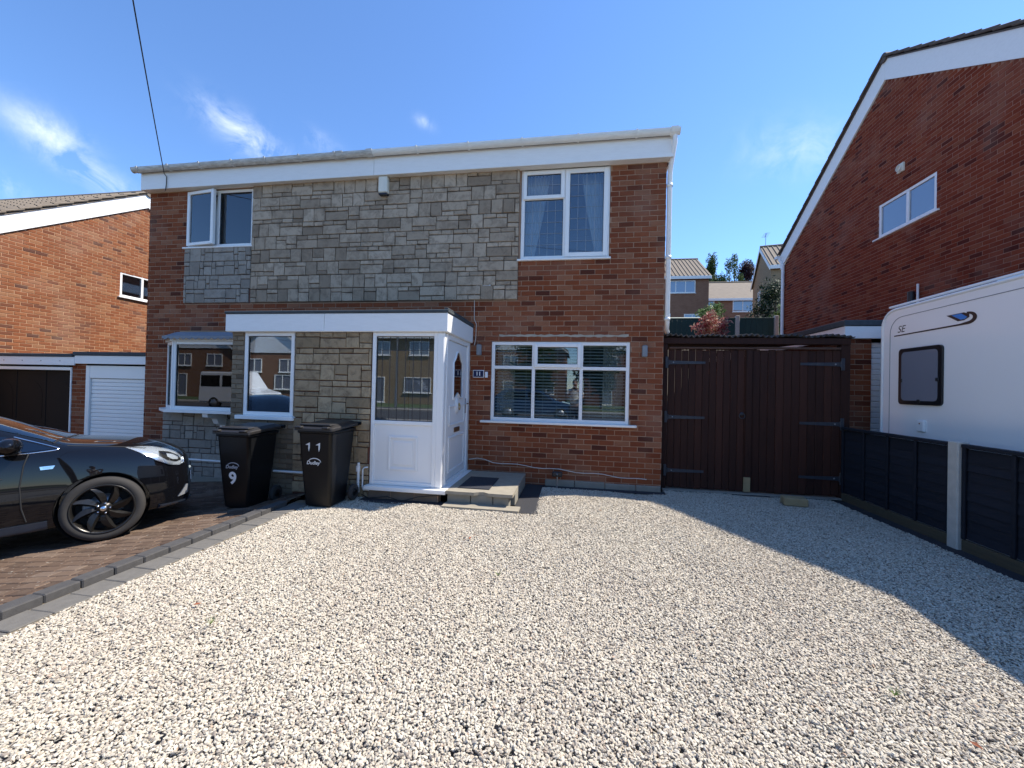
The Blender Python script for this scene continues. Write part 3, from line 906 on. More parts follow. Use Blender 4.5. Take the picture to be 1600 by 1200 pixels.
def curtain(name, x0, x1, z0, z1, y, label, tie=0.0, mat='curtain', waves=7, flip=1):
    """hanging cloth with folds; tie pulls the lower part to one side"""
    mb = MB(); nu, nv = waves * 6, 10
    for j in range(nv + 1):
        t_ = j / nv
        for i in range(nu + 1):
            s_ = i / nu
            wd = 1 - tie * (1 - t_) ** 1.3
            u = s_ * wd if flip > 0 else 1 - s_ * wd
            mb.v.append((x0 + (x1 - x0) * u, y + .022 * math.sin(s_ * waves * 2 * PI + .4 * t_), z0 + (z1 - z0) * t_))
    for j in range(nv):
        for i in range(nu):
            a = j * (nu + 1) + i
            mb.f.append((a, a + 1, a + nu + 2, a + nu + 1)); mb.pv.append(0); mb.sm.append(True)
    o = mb.build(name, mat, fix=False)
    md = o.modifiers.new('cloth', 'SOLIDIFY'); md.thickness = .003
    return tag(o, label, 'curtain', 'curtains behind the windows')

# upper window of number 11 with leaded lights
x0, x1, z0, z1 = W_UR
y0, y1 = YF + .01, YF + .075
mb = MB(); frame_rect(mb, x0 + .005, x1 - .005, z0 + .005, z1, .055, y0, y1)
mb.bbox(-.235, -.185, y0 + .001, y1 - .001, z0 + .05, z1 - .05, .004)
mb.bbox(x0 + .055, -.23, y0 + .001, y1 - .001, 4.33, 4.37, .004)
win = mb.build('window', 'upvc', house)
def sash(parent, x0, x1, z0, z1, y, t=.06, glass='glass', name='sash', dep=.05):
    mb = MB(); frame_rect(mb, x0, x1, z0, z1, t, y - .022, y + dep - .022, .007)
    o = mb.build(name, 'upvc', parent)
    g = MB(); gasket(g, x0 + t - .002, x1 - t + .002, z0 + t - .002, z1 - t + .002, y - .008); g.build('seal', 'black_plastic', parent)
    pane(parent, x0 + t - .003, x1 - t + .003, z0 + t - .003, z1 - t + .003, y, glass)
    return o
sash(win, x0 + .03, -.215, 4.335, z1 - .02, y0, .06, 'glass_upper')
sash(win, -.205, x1 - .03, z0 + .03, z1 - .02, y0, .068, 'glass_upper')
pane(win, x0 + .055, -.23, z0 + .055, 4.335, y0 + .02, 'glass_upper')
g = MB(); gasket(g, x0 + .055, -.235, z0 + .055, 4.335, y0 + .012); g.build('seal', 'black_plastic', win)
def leads(parent, x0, x1, z0, z1, y, nx, nz, t=.005, off=.5):
    for i in range(1, nx):
        x = x0 + (x1 - x0) * i / nx; MB().box(x - t / 2, x + t / 2, y - .003, y + .001, z0, z1).build('lead_strip', 'lead_strip', parent)
    for j in range(1, nz):
        z = z0 + (z1 - z0) * j / nz; MB().box(x0, x1, y - .0025, y + .0005, z - t / 2, z + t / 2).build('lead_strip', 'lead_strip', parent)
leads(win, x0 + .06, -.235, z0 + .06, 4.33, y0 + .018, 5, 5)
leads(win, -.14, x1 - .1, z0 + .1, z1 - .09, y0 - .002, 4, 7)
leads(win, x0 + .09, -.275, 4.39, z1 - .08, y0 - .002, 4, 2)
MB().bbox(x0 - .04, x1 + .02, YF - .045, YF + .03, z0 - .022, z0 + .008, .006).build('sill', 'upvc', win)
curtain('curtain', x0 + .04, x0 + .42, z0 + .05, z1, YF + .22, 'pale curtain tied back at the sash side of the upper leaded window', .62)
curtain('curtain', x1 - .42, x1 - .03, z0 + .05, z1, YF + .22, 'pale curtain sweeping down beside the tall leaded light of the upper window', .62, flip=-1)

# upper window of number 9, casement ajar
x0, x1, z0, z1 = W_UL
mb = MB(); frame_rect(mb, x0 + .005, x1 - .005, z0 + .005, z1 - .005, .05, y0, y1)
mb.bbox(-6.225, -6.175, y0 + .001, y1 - .001, z0 + .05, z1 - .05, .004)
win = mb.build('window', 'upvc', house)
pane(win, -6.18, x1 - .05, z0 + .05, z1 - .05, y0 + .02, 'glass_upper')
g = MB(); gasket(g, -6.18, x1 - .05, z0 + .05, z1 - .05, y0 + .012); g.build('seal', 'black_plastic', win)
cs = MB(); frame_rect(cs, 0, .60, 0, z1 - z0 - .05, .055, -.025, .03, .006)
cas = cs.build('casement', 'upvc', win, (x0 + .025, y0 - .02, z0 + .025), (0, 0, R(-7)))
pane(cas, .052, .548, .052, z1 - z0 - .102, 0, 'glass_upper')
MB().bbox(x0 - .05, x1 + .02, YF - .045, YF + .03, z0 - .024, z0 + .006, .006).build('sill', 'upvc', win)
curtain('curtain', x0 + .05, x0 + .5, z0 + .04, z1, YF + .25, 'pale net behind the open casement of the upper window', 0, 'net')

# lower window of number 11
x0, x1, z0, z1 = W_LW
ma, mc, tz = -.632, .085, 1.765
mb = MB(); frame_rect(mb, x0 + .005, x1 - .005, z0 + .005, z1 - .005, .052, y0, y1)
for m in (ma, mc): mb.bbox(m - .025, m + .025, y0 + .001, y1 - .001, z0 + .05, z1 - .05, .004)
for a, b in ((x0 + .05, ma - .024), (ma + .024, mc - .024), (mc + .024, x1 - .05)): mb.bbox(a, b, y0 + .002, y1 - .002, tz - .025, tz + .025, .004)
win = mb.build('window', 'upvc', house)
g = MB()
for a, b in ((x0 + .052, ma - .022), (ma + .022, mc - .022), (mc + .022, x1 - .052)):
    pane(win, a, b, z0 + .052, tz - .022, y0 + .02); gasket(g, a, b, z0 + .052, tz - .022, y0 + .012)
    if a != ma + .022: pane(win, a, b, tz + .022, z1 - .052, y0 + .02); gasket(g, a, b, tz + .022, z1 - .052, y0 + .012)
g.build('seal', 'black_plastic', win)
sash(win, ma + .005, mc - .005, tz + .005, z1 - .03, y0, .055)
MB().bbox(x0 - .14, x1 + .10, YF - .075, YF + .03, z0 - .028, z0 + .006, .006).build('sill', 'upvc', win)
spots = ((x0 + .05, ma, 'first venetian blind beside the door number plaque, behind the lower window'),
         (ma, mc, 'middle venetian blind of the lower window, under the small opening light'),
         (mc, x1 - .05, 'venetian blind of the lower window nearest the timber gates'))
for a, b, lab in spots:
    bl = empty('venetian_blind', (0, YF + .13, z1 - .04))
    tag(bl, lab, 'blind', 'venetian blinds in the lower window')
    MB().bbox(a + .006, b - .006, -.02, .02, -.035, 0, .003).build('head_rail', 'blind_white', bl)
    sm_ = None
    n = 23
    sl = MB(); sl.add([(a + .008, -.024, -.003), (b - .008, -.024, -.003), (b - .008, 0, .003), (a + .008, 0, .003), (b - .008, .024, -.001), (a + .008, .024, -.001),
                       (a + .008, -.024, -.0045), (b - .008, -.024, -.0045), (b - .008, 0, .0015), (a + .008, 0, .0015), (b - .008, .024, -.0025), (a + .008, .024, -.0025)],
                      [(0, 1, 2, 3), (3, 2, 4, 5), (9, 8, 7, 6), (11, 10, 8, 9), (0, 6, 7, 1), (5, 4, 10, 11)])
    sm_ = sl.mesh('slat', 'blind_white')
    for k in range(n): put('slat', sm_, bl, (0, 0, -.055 - k * (z1 - z0 - .12) / n), (R(24), 0, 0))
    MB().bbox(a + .006, b - .006, -.02, .02, -(z1 - z0) + .07, -(z1 - z0) + .09, .003).build('bottom_rail', 'blind_white', bl)
    cd = MB()
    for q in (.2, .5, .8): cd.box(a + (b - a) * q - .002, a + (b - a) * q + .002, -.027, -.025, -(z1 - z0) + .08, 0)
    cd.build('cord', 'blind_white', bl)
curtain('curtain', x0 + .05, x0 + .34, z0 + .02, z1, YF + .30, 'sage curtain in the lower window beside the doorbell', .1)
curtain('curtain', x1 - .36, x1 - .05, z0 + .02, z1, YF + .30, 'sage curtain in the lower window on the gate side', .1)

# fascia, gutter, downpipe, roof
SEAM = -3.24
MB().bbox(HX0 - .04, SEAM - .002, YF - .14, YF - .115, 4.785, 5.118, .003).build('fascia_board', 'fascia_white', house)
MB().bbox(SEAM + .002, HX1 + .06, YF - .14, YF - .115, 4.785, 5.118, .003).build('fascia_board', 'fascia_white', house)
MB().box(HX0 - .03, HX1 + .05, YF - .114, YF + .02, 4.79, 4.80).build('soffit', 'fascia_white', house)
MB().bbox(HX1 + .035, HX1 + .06, YF - .113, YF + 8.0, 4.785, 5.118, .003).build('fascia_board', 'fascia_white', house)
MB().bbox(HX0 - .04, HX0 - .015, YF - .113, YF + 8.0, 4.785, 5.118, .003).build('fascia_board', 'fascia_white', house)
def gutter(x0, x1, mat, yf=YF - .14, z=5.135, sag=0.0):
    mb = MB(); n = 10; prof = []
    for k in range(n + 1):
        a = PI * k / n; prof.append((-.057 - .057 * math.cos(a), -.075 * math.sin(a)))
    inner = [(u * .93 - .004, v * .93) for u, v in prof[::-1]]
    pr = prof + inner
    vs = [(x0, yf + u, z + v) for u, v in pr] + [(x1, yf + u, z + v + sag) for u, v in pr]
    m = len(pr)
    fs = [(i, (i + 1) % m, (i + 1) % m + m, i + m) for i in range(m)] + [tuple(range(m)), tuple(range(2 * m - 1, m - 1, -1))]
    mb.add(vs, fs)
    o = mb.build('gutter', mat, house)
    cap = MB(); 
    for xx in (x0 - .008, x1 + .001):
        cap.prism([(yf + u * 1.04 + .002, z + v * 1.06) for u, v in prof], xx, xx + .008, 'x')
    cap.build('end_cap', mat, o)
    return o
def bracket(parent, x, mat, wd=.035, yf=YF - .14, z=5.135):
    mb = MB(); n = 8
    pr = [(-.057 - 0.072 * math.cos(PI * k / n), -.092 * math.sin(PI * k / n)) for k in range(n + 1)]
    pi_ = [(u * .86 - .008, v * .86) for u, v in pr[::-1]]
    vs = [(x - wd / 2, yf + u, z + v + .006) for u, v in pr + pi_] + [(x + wd / 2, yf + u, z + v + .006) for u, v in pr + pi_]
    m = len(pr) * 2
    mb.add(vs, [(i, (i + 1) % m, (i + 1) % m + m, i + m) for i in range(m)] + [tuple(range(m)), tuple(range(2 * m - 1, m - 1, -1))])
    mb.build('gutter_bracket', mat, parent)
go_ = gutter(HX0 - .12, SEAM, 'gutter_old'); gn_ = gutter(SEAM + .002, HX1 + .12, 'gutter_new')
x = HX0 + .0
while x < SEAM - .05: bracket(go_, x, 'gutter_old', .03); x += .62
bracket(go_, SEAM - .62 + .08, 'gutter_old', .12); bracket(go_, SEAM - .03, 'gutter_old', .10)
x = SEAM + .75
while x < HX1: bracket(gn_, x, 'gutter_new', .022); x += .82
bracket(gn_, HX1 + .05, 'gutter_new', .10)
dp = MB()
dp.tube([(HX1 + .065, YF - .19, 5.06), (HX1 + .065, YF - .19, 4.96), (HX1 + .05, YF - .02, 4.70), (HX1 + .05, YF + .02, 4.6), (HX1 + .05, YF + .02, 2.5), (HX1 + .06, YF + .10, 2.36), (HX1 + .10, YF + .24, 2.34)], .034, 14)
dpo = dp.build('downpipe', 'upvc', house)
for z in (4.45, 3.4, 2.5): MB().lathe([(.0, z - .02), (.042, z - .02), (.042, z + .02), (0, z + .02)], 16, 'z', (HX1 + .05, YF + .02, 0)).build('pipe_clip', 'upvc', dpo)
# roof: slab and the tile courses along eaves and verge
PITCH = math.tan(R(27.5))
def roof_z(y): return 5.12 + (y - (YF - .16)) * PITCH
mb = MB()
ry = YF + 3.95
for y_a, y_b in ((YF - .16, ry), (ry, YF + 8.06)):
    za, zb = (roof_z(y_a), roof_z(ry)) if y_a < ry else (roof_z(ry), 5.12)
    mb.add([(HX0 - .08, y_a, za), (HX1 + .08, y_a, za), (HX1 + .08, y_b, zb), (HX0 - .08, y_b, zb), (HX0 - .08, y_a, za - .05), (HX1 + .08, y_a, za - .05), (HX1 + .08, y_b, zb - .05), (HX0 - .08, y_b, zb - .05)],
           [(0, 1, 2, 3), (7, 6, 5, 4), (0, 4, 5, 1), (1, 5, 6, 2), (2, 6, 7, 3), (3, 7, 4, 0)])
roof = mb.build('roof', 'roof_tile', house)
tl = MB(); tl.bbox(-.16, .16, 0, .40, -.008, .016, .006); tlm = tl.mesh('roof_tile', 'roof_tile')
for k in range(27): put('roof_tile', tlm, roof, (HX0 + .08 + k * .33, YF - .18, roof_z(YF - .18) + .022), (math.atan(PITCH) + .03, 0, 0))
for k in range(1, 11): put('roof_tile', tlm, roof, (HX1 - .06, YF - .18 + .33 * k, roof_z(YF - .18 + .33 * k) + .022), (math.atan(PITCH) + .03, 0, 0))

# ---------------------------------------------------------------- bay window of number 9
bay = empty('bay_window', (0, 0, 0), parent=house)
BY = 5.76
pts = [(-6.96, 5.985), (-6.60, BY), (-5.05, BY), (-4.78, YF)]
def facet(a, b, z0, z1, name, glass, t=.05, parent=bay):
    a, b = Vector((a[0], a[1], 0)), Vector((b[0], b[1], 0))
    L_ = (b - a).length; ang = math.atan2(b.y - a.y, b.x - a.x)
    mb = MB(); frame_rect(mb, .002, L_ - .002, z0, z1, t, -.03, .03, .006)
    o = mb.build(name, 'upvc', parent, a, (0, 0, ang))
    MB().box(t - .003, L_ - t + .003, -.003, .002, z0 + t - .003, z1 - t + .003).build('pane', glass, o)
    g = MB(); gasket(g, t - .002, L_ - t + .002, z0 + t - .002, z1 - t + .002, -.012); g.build('seal', 'black_plastic', o)
    return o
for a, b in zip(pts, pts[1:]): facet(a, b, .97, 2.10, 'window', 'glass', .055)
mb = MB(); mb.tube([(-6.60, BY - .005, .97), (-6.60, BY - .005, 2.1)], .034, 10); mb.build('corner_post', 'upvc', bay)
MB().bbox(-7.0, -6.955, 5.985, YF - .004, .97, 2.1, .004).build('side_post', 'upvc', bay)
sp_ = [(-7.10, YF - .005), (-7.10, 5.95), (-6.66, BY - .10), (-5.0, BY - .10), (-4.7, YF - .005)]
MB().prism(sp_, .925, .972, 'z').build('sill', 'upvc', bay)
MB().prism([(-7.02, YF - .005), (-7.02, 5.955), (-6.63, BY - .06), (-5.02, BY - .06), (-4.72, YF - .005)], 2.10, 2.15, 'z').build('head_board', 'upvc', bay)
rp = [(-7.12, 5.98), (-6.70, BY - .13), (-4.95, BY - .13), (-4.6, YF - .005)]
rb = [(-7.0, YF - .005), (-6.66, BY + .08), (-4.98, BY + .08), (-4.68, YF - .005)]
mb = MB(); mb.add([(u, v, 2.165) for u, v in rp] + [(u, v, 2.265) for u, v in rb], [(0, 1, 5, 4), (1, 2, 6, 5), (2, 3, 7, 6), (4, 5, 6, 7), (3, 2, 1, 0)])
mb.build('roof', 'lead_grey', bay)
def scallop(a, b, z, n):
    mb = MB(); a, b = Vector((*a, z)), Vector((*b, z))
    up = Vector((0, 0, 1)); poly = []
    for k in range(n):
        for q in range(7):
            s_ = (k + q / 7) / n; p = a.lerp(b, s_) - up * (.028 * math.sin(PI * q / 7))
            poly.append(p)
    poly.append(b)
    nrm = (b - a).cross(up).normalized() * .004
    vs = [p for p in poly] + [Vector((p.x, p.y, z + .03)) for p in poly]
    m = len(poly)
    mb.add([p + nrm for p in vs], [(i, i + 1, m + i + 1, m + i) for i in range(m - 1)])
    mb.build('scalloped_trim', 'lead_grey', bay, fix=False)
scallop(rp[0], rp[1], 2.145, 5); scallop(rp[1], rp[2], 2.145, 15)
mb = MB(); mb.prism([(YF - .006, .60), (YF - .006, .925), (BY - .06, .925), (BY - .05, .86), (BY + .12, .82), (BY + .16, .74), (BY + .28, .70), (BY + .30, .60)], -5.98, -5.88, 'x')
mb.build('bracket', 'upvc', bay)

# ---------------------------------------------------------------- flat-roofed front extension with porch
EX0, EX1, EY = -4.68, -1.66, 4.90
ext = shell('wall', 'mortar_buff', house, (0, EY, 0), None,
            rects_minus(EX0, -2.60, -.5, 2.14, [(-4.49, -3.73, 1.0, 2.14)]), [(-4.49, -3.73, 1.0, 2.14)], .1)
def buff_iv(v0, v1):
    return [(EX0, -4.495), (-3.725, -3.70)] if v1 > 1.0 else [(EX0, -3.70)]
lay_bricks(ext, buff_iv, -.05 - .0768 * 4, 2.13, 'brick_buff', seed=7, nmax=120, course=.066, pitch=.20, name='brick', proud=.012, jit=.004)
MB().quad((EX0, YF, -.5), (EX0, EY, -.5), (EX0, EY, 2.14), (EX0, YF, 2.14)).build('side_wall', 'mortar_buff', house, fix=False)
clad4 = shell('stone_cladding', 'mortar_red', house, (0, EY - .006, 0), None, [(-3.70, -2.61, -.1, 2.13)])
ashlar(clad4, -3.70, -2.61, .0, 2.13, 'stone_tan', seed=15, budget=[200], row=.215)
# extension window
mb = MB(); frame_rect(mb, -4.487, -3.733, 1.0, 2.13, .05, EY - .01, EY + .06)
win = mb.build('window', 'upvc', house)
pane(win, -4.44, -3.78, 1.05, 2.085, EY + .015, 'glass_strong')
g = MB(); gasket(g, -4.438, -3.782, 1.05, 2.082, EY + .005); g.build('seal', 'black_plastic', win)
MB().bbox(-4.56, -3.69, EY - .075, EY + .02, .945, 1.0, .006).build('sill', 'upvc', win)
mb = MB()
a, b = EY + .1, YF - .02
mb.quad((EX0 + .1, a, -.2), (EX0 + .1, b, -.2), (EX0 + .1, b, 2.2), (EX0 + .1, a, 2.2)); mb.quad((EX0 + .1, b, -.2), (-2.7, b, -.2), (-2.7, b, 2.2), (EX0 + .1, b, 2.2)); mb.quad((-2.7, a, -.2), (-2.7, a, 2.2), (-2.7, b, 2.2), (-2.7, b, -.2))
mb.build('room', 'room', house, fix=False)
# porch: glazed front, corner post, sill, brick footing
por = empty('porch', (0, 0, 0), parent=house)
mb = MB(); frame_rect(mb, -2.60, -1.72, .17, 2.13, .05, EY - .03, EY + .035, .006)
mb.bbox(-2.552, -1.768, EY - .028, EY + .033, .945, .995, .005)
mb.build('frame', 'upvc', por)
MB().bbox(-1.725, -1.63, EY - .035, EY + .06, .17, 2.13, .012).build('corner_post', 'upvc', por)
MB().box(-2.553, -1.767, EY, EY + .004, .99, 2.085).build('pane', 'glass_strong', por)
MB().box(-2.6, -1.70, YF - .03, YF - .015, .15, 2.12).build('inner_wall', 'blind_white', por)
MB().box(-2.66, -2.61, EY + .06, YF - .035, .15, 2.12).build('inner_wall', 'blind_white', por)
g = MB(); gasket(g, -2.552, -1.768, .993, 2.082, EY - .012); g.build('seal', 'black_plastic', por)
for i in range(1, 8):
    x = -2.55 + i * .782 / 7.4 - .03; MB().box(x - .003, x + .003, EY - .003, EY + .001, .995, 2.08).build('lead_strip', 'lead_dark', por)
for z in (1.90, 1.16): MB().box(-2.55, -1.77, EY - .0026, EY + .0006, z - .003, z + .003).build('lead_strip', 'lead_dark', por)
MB().bbox(-2.551, -1.769, EY - .008, EY + .03, .22, .946, .004).build('panel', 'upvc', por)
mb = MB(); frame_rect(mb, -2.36, -1.96, .36, .80, .035, EY - .024, EY - .006, .008); mb.bbox(-2.29, -2.03, EY - .018, EY - .006, .43, .73, .011)
mb.build('panel_moulding', 'upvc', por)
MB().bbox(-2.63, -1.55, EY - .12, EY + .05, .115, .168, .006).build('sill', 'upvc', por)
MB().bbox(-1.70, -1.55, EY + .051, YF - .02, .115, .168, .006).build('sill', 'upvc', por)
ft = MB().box(-2.6, -1.66, EY - .05, EY + .06, -.1, .113).build('footing', 'mortar_front', por)
x = -2.6
while x < -1.7:
    MB().bbox(x + .004, min(x + .31, -1.664) - .004, EY - .058, EY - .03, -.02, .108, .006).build('footing_block', 'footing', ft); x += .31
# door on the side facing +X
DX = -1.66
def side(name, mat, parent, y0_, y1_, z0, z1, xa, xb, b=.005):
    return MB().bbox(xa, xb, y0_, y1_, z0, z1, b).build(name, mat, parent)
dr = MB()
for a, b in ((EY + .06, EY + .12), (YF - .13, YF - .03)): dr.bbox(DX - .03, DX + .04, a, b, .168, 2.13, .006)
dr.bbox(DX - .028, DX + .038, EY + .12, YF - .13, 2.06, 2.13, .006); dr.bbox(DX - .028, DX + .038, EY + .12, YF - .13, .168, .215, .006)
dr.build('door_frame', 'upvc', por)
door = MB().bbox(DX - .02, DX + .022, EY + .125, YF - .135, .218, 2.055, .006).build('front_door', 'upvc', house)
a, b = EY + .125, YF - .135
mid = (a + b) / 2
mb = MB()
for (p, q, r_, s_) in ((a + .1, b - .1, .30, .78), (a + .1, b - .1, .92, 1.2)):
    mb.bbox(DX + .02, DX + .034, p, q, r_, r_ + .03, .008); mb.bbox(DX + .02, DX + .034, p, q, s_ - .03, s_, .008)
    mb.bbox(DX + .02, DX + .034, p, p + .03, r_ + .029, s_ - .029, .008); mb.bbox(DX + .02, DX + .034, q - .03, q, r_ + .029, s_ - .029, .008)
mb.build('panel_moulding', 'upvc', door)
poly = [(mid - .21, 1.28)] + [(mid - .21, 1.78), (mid - .12, 1.84), (mid - .07, 1.92), (mid, 1.94), (mid + .07, 1.92), (mid + .12, 1.84), (mid + .21, 1.78)] + [(mid + .21, 1.28), (mid + .12, 1.30), (mid, 1.36), (mid - .12, 1.30)]
MB().prism(poly, DX + .0225, DX + .026, 'x').build('pane', 'glass_strong', door)
mb = MB(); mb.tube([(DX + .027, u, v) for u, v in poly + poly[:1]], .011, 6); mb.build('pane_moulding', 'upvc', door)
mb = MB(); mb.lathe([(0, DX + .05), (.06, DX + .045), (.10, DX + .03), (.115, DX + .02)], 24, 'x', (0, mid, 1.18)); mb.build('oval_moulding', 'upvc', door)
mb = MB(); mb.lathe([(0, DX + .07), (.018, DX + .065), (.026, DX + .05), (.02, DX + .045)], 12, 'x', (0, mid, 1.20)); mb.tube([(DX + .06, mid + .03 * math.sin(q), 1.165 + .04 * math.cos(q)) for q in [k * PI / 5 for k in range(11)]], .006, 6); mb.build('knocker', 'brass', door)
mb = MB(); mb.bbox(DX + .021, DX + .032, mid - .13, mid + .13, .82, .885, .004); mb.build('letter_plate', 'bronze', door)
mb = MB(); mb.bbox(DX + .021, DX + .032, b - .075, b - .04, 1.05, 1.28, .004); mb.tube([(DX + .03, b - .055, 1.20), (DX + .07, b - .055, 1.20), (DX + .07, b - .16, 1.20)], .009, 8); mb.build('handle', 'chrome', door)
# porch roof edge
FX0, FX1, FY = -4.74, -1.585, 4.83
MB().bbox(FX0, -3.27, FY, FY + .02, 2.135, 2.37, .004).build('fascia_board', 'fascia_white', por)
MB().bbox(-3.266, FX1, FY, FY + .02, 2.135, 2.37, .004).build('fascia_board', 'fascia_white', por)
MB().bbox(FX1 - .02, FX1, FY + .021, YF - .01, 2.135, 2.37, .004).build('fascia_board', 'fascia_white', por)
MB().bbox(FX0, FX0 + .02, FY + .021, YF - .01, 2.135, 2.37, .004).build('fascia_board', 'fascia_white', por)
MB().box(FX0 + .01, FX1 - .01, FY + .01, YF - .01, 2.13, 2.137).build('soffit', 'fascia_white', por)
mb = MB(); mb.bbox(FX0 - .012, FX1 + .014, FY - .014, YF - .005, 2.371, 2.412, .008); mb.build('felt_roof', 'felt', por)
mb = MB(); mb.bbox(FX1 - .045, FX1 + .004, FY, YF - .01, 2.413, 2.435, .006); mb.build('felt_upstand', 'felt', por)

# ---------------------------------------------------------------- small things on the front of the house
def fixed(name, mb, mat, label, cat, group=None): return tag(mb.build(name, mat), label, cat, group)
a = fixed('alarm_box', MB().bbox(-3.17, -3.02, YF - .12, YF - .03, 4.52, 4.78, .012), 'cream', 'cream burglar alarm box with dark base high on the stone', 'alarm box')
MB().bbox(-3.168, -3.022, YF - .118, YF - .032, 4.485, 4.519, .010).build('lens', 'solar', a)
for x, lab in ((-1.475, 'grey up-down wall light above the door number plaque'), (.985, 'grey up-down wall light on the brick beside the timber gates')):
    l_ = empty('wall_light', (x, YF, 2.03)); tag(l_, lab, 'wall light', 'up-down wall lights')
    MB().bbox(-.036, .036, -.075, -.012, -.085, .075, .006).build('body', 'grey_plastic', l_); MB().bbox(-.03, .03, -.012, -.004, -.05, .05, .003).build('back_plate', 'metal_grey', l_)
    mb = MB(); mb.lathe([(0, .076), (.026, .076), (.026, .079), (0, .079)], 14, 'z', (0, -.043, 0)); mb.lathe([(0, -.089), (.026, -.089), (.026, -.086), (0, -.086)], 14, 'z', (0, -.043, 0)); mb.build('lens', 'glass_frost', l_)
pl = fixed('door_number_plaque', MB().bbox(-1.57, -1.395, YF - .018, YF - .006, 1.60, 1.715, .004), 'white_paint', 'navy blue door number plaque reading 11 with white border', 'plaque')
MB().bbox(-1.561, -1.404, YF - .0215, YF - .0175, 1.609, 1.706, .002).build('face', 'navy', pl)
text('digits', '11', .085, 'white_paint', pl, (-1.482, YF - .0225, 1.656), (R(90), 0, 0), bold=.002)
fixed('doorbell', MB().bbox(-1.378, -1.335, YF - .03, YF - .006, 1.60, 1.69, .006), 'white_paint', 'small white doorbell between the number plaque and lower window', 'doorbell')
mb = MB(); mb.tube([(-1.33, YF - .03, 3.02), (-1.52, YF - .032, 3.03), (-1.565, YF - .032, 3.0), (-1.575, YF - .012, 2.8), (-1.57, YF - .012, 2.5), (-1.535, YF - .012, 2.43), (-1.54, YF - .012, 2.2), (-1.56, YF - .010, 2.1)], .005, 6)
mb.lathe([(0, 0), (.014, 0), (.014, .012), (0, .012)], 10, 'y', (-1.33, YF - .04, 3.02))
fixed('wall_cable', mb, 'cable_white', 'thin white cable running down the stone to the porch roof', 'cable')
mb = MB(); rr = random.Random(4); pth = []
for i in range(22):
    s_ = i / 21; x = -1.60 + s_ * 2.65
    z = .33 - .17 * s_ + .012 * math.sin(i * 1.3) + (.02 if i in (1, 2) else 0)
    pth.append((x, YF - .016, z))
mb.tube(pth, .006, 6)
fixed('ground_cable', mb, 'cable_white', 'thin white cable sagging along the foot of the brick wall', 'cable')
sl_ = empty('spike_light', (-.23, 5.93, 0)); tag(sl_, 'small black garden spotlight on a metal spike by the brick wall', 'spotlight')
mb = MB(); mb.tube([(0, 0, -.05), (0, 0, .17)], .010, 8); mb.build('spike', 'metal_grey', sl_)
mb = MB(); mb.bbox(-.075, .075, -.03, .045, .17, .24, .012); mb.build('head', 'black_plastic', sl_)
mb = MB(); mb.lathe([(0, -.040), (.016, -.040), (.018, -.028), (0, -.028)], 12, 'y', (0, 0, .205)); mb.build('sensor', 'glass_lamp', sl_)
rr = random.Random(6); top_, bot_ = [], []
for i in range(40):
    x = -1.17 + i * 1.93 / 39; top_.append((x, 2.262 + rr.uniform(-.004, .014))); bot_.append((x, 2.240 + rr.uniform(-.012, .004)))
MB().prism(top_ + bot_[::-1], YF - .0085, YF + .004, 'y').build('mortar_smear', 'mortar_repair', house)
# pipes on the extension
mb = MB(); mb.tube([(-3.95, EY - .06, .27), (-3.50, EY - .06, .27), (-3.42, EY - .06, .30), (-3.40, EY - .06, .36), (-3.40, EY - .06, .62), (-3.40, EY - .01, .66)], .017, 8)
fixed('waste_pipe', mb, 'upvc', 'white waste pipe bent up the wall between the two wheelie bins', 'pipe')
mb = MB(); mb.tube([(-2.74, EY - .05, .06), (-2.74, EY - .05, .44)], .018, 8); mb.tube([(-2.745, EY - .05, .33), (-2.745, EY - .05, .40)], .028, 10)
fixed('waste_pipe', mb, 'upvc', 'short white upright pipe behind the bin marked 11', 'pipe')
mb = MB(); mb.tube([(-2.58, EY - .06, .10), (-2.66, EY - .06, .10), (-2.675, EY - .06, .14), (-2.675, EY - .06, .36), (-2.65, EY - .06, .385), (-2.62, EY - .03, .385)], .010, 8)
fixed('overflow_pipe', mb, 'upvc', 'thin white hooked pipe at the foot of the porch panel', 'pipe')
mb = MB(); mb.tube([(-7.1, YF - .04, .09), (-4.9, YF - .04, .07)], .018, 8)
fixed('wall_pipe', mb, 'upvc', 'white pipe running level along the wall under the bay window', 'pipe')
mb = MB(); mb.tube([(-2.66, 4.80, .05), (-2.55, 4.77, .02), (-2.3, 4.78, .05), (-2.1, 4.75, .012), (-1.9, 4.79, .07), (-1.62, 4.82, .10)], .006, 6)
fixed('ground_cable', mb, 'cable_black', 'black cable lying under the porch sill', 'cable')

# doorstep
st = empty('doorstep', (0, 0, 0)); tag(st, 'weathered two-slab doorstep with a chipped front edge', 'doorstep')
def chipped(x0, x1, y0, y1, z0, z1, chip, name, seed):
    rr = random.Random(seed); n = 14; poly = []
    for i in range(n + 1):
        x = x0 + (x1 - x0) * i / n
        poly.append((x, y0 + (rr.uniform(0, .006)) + (chip * max(0, 1 - abs(i - 7.6) / 1.5) if chip else 0)))
    poly += [(x1, y1), (x0, y1)]
    mb = MB(); mb.prism(poly, z0, z1, 'z'); return mb.build(name, 'slab', st)
chipped(-1.548, -.71, 4.78, 5.38, .130, .168, .07, 'slab', 1); chipped(-1.548, -.71, 5.39, 6.06, .130, .166, 0, 'slab', 2)
x = -1.54
for k, w_ in enumerate((.30, .28, .20)):
    MB().bbox(x + .004, x + w_ - .004, 4.83, 4.99, -.02, .128, .006).build('riser_block', 'concrete', st); x += w_
MB().bbox(-.775, -.71, 4.995, 6.04, -.02, .128, .006).build('riser_block', 'concrete', st)
chipped(-1.55, -.62, 4.64, 4.83, -.02, .022, 0, 'foot_slab', 5)
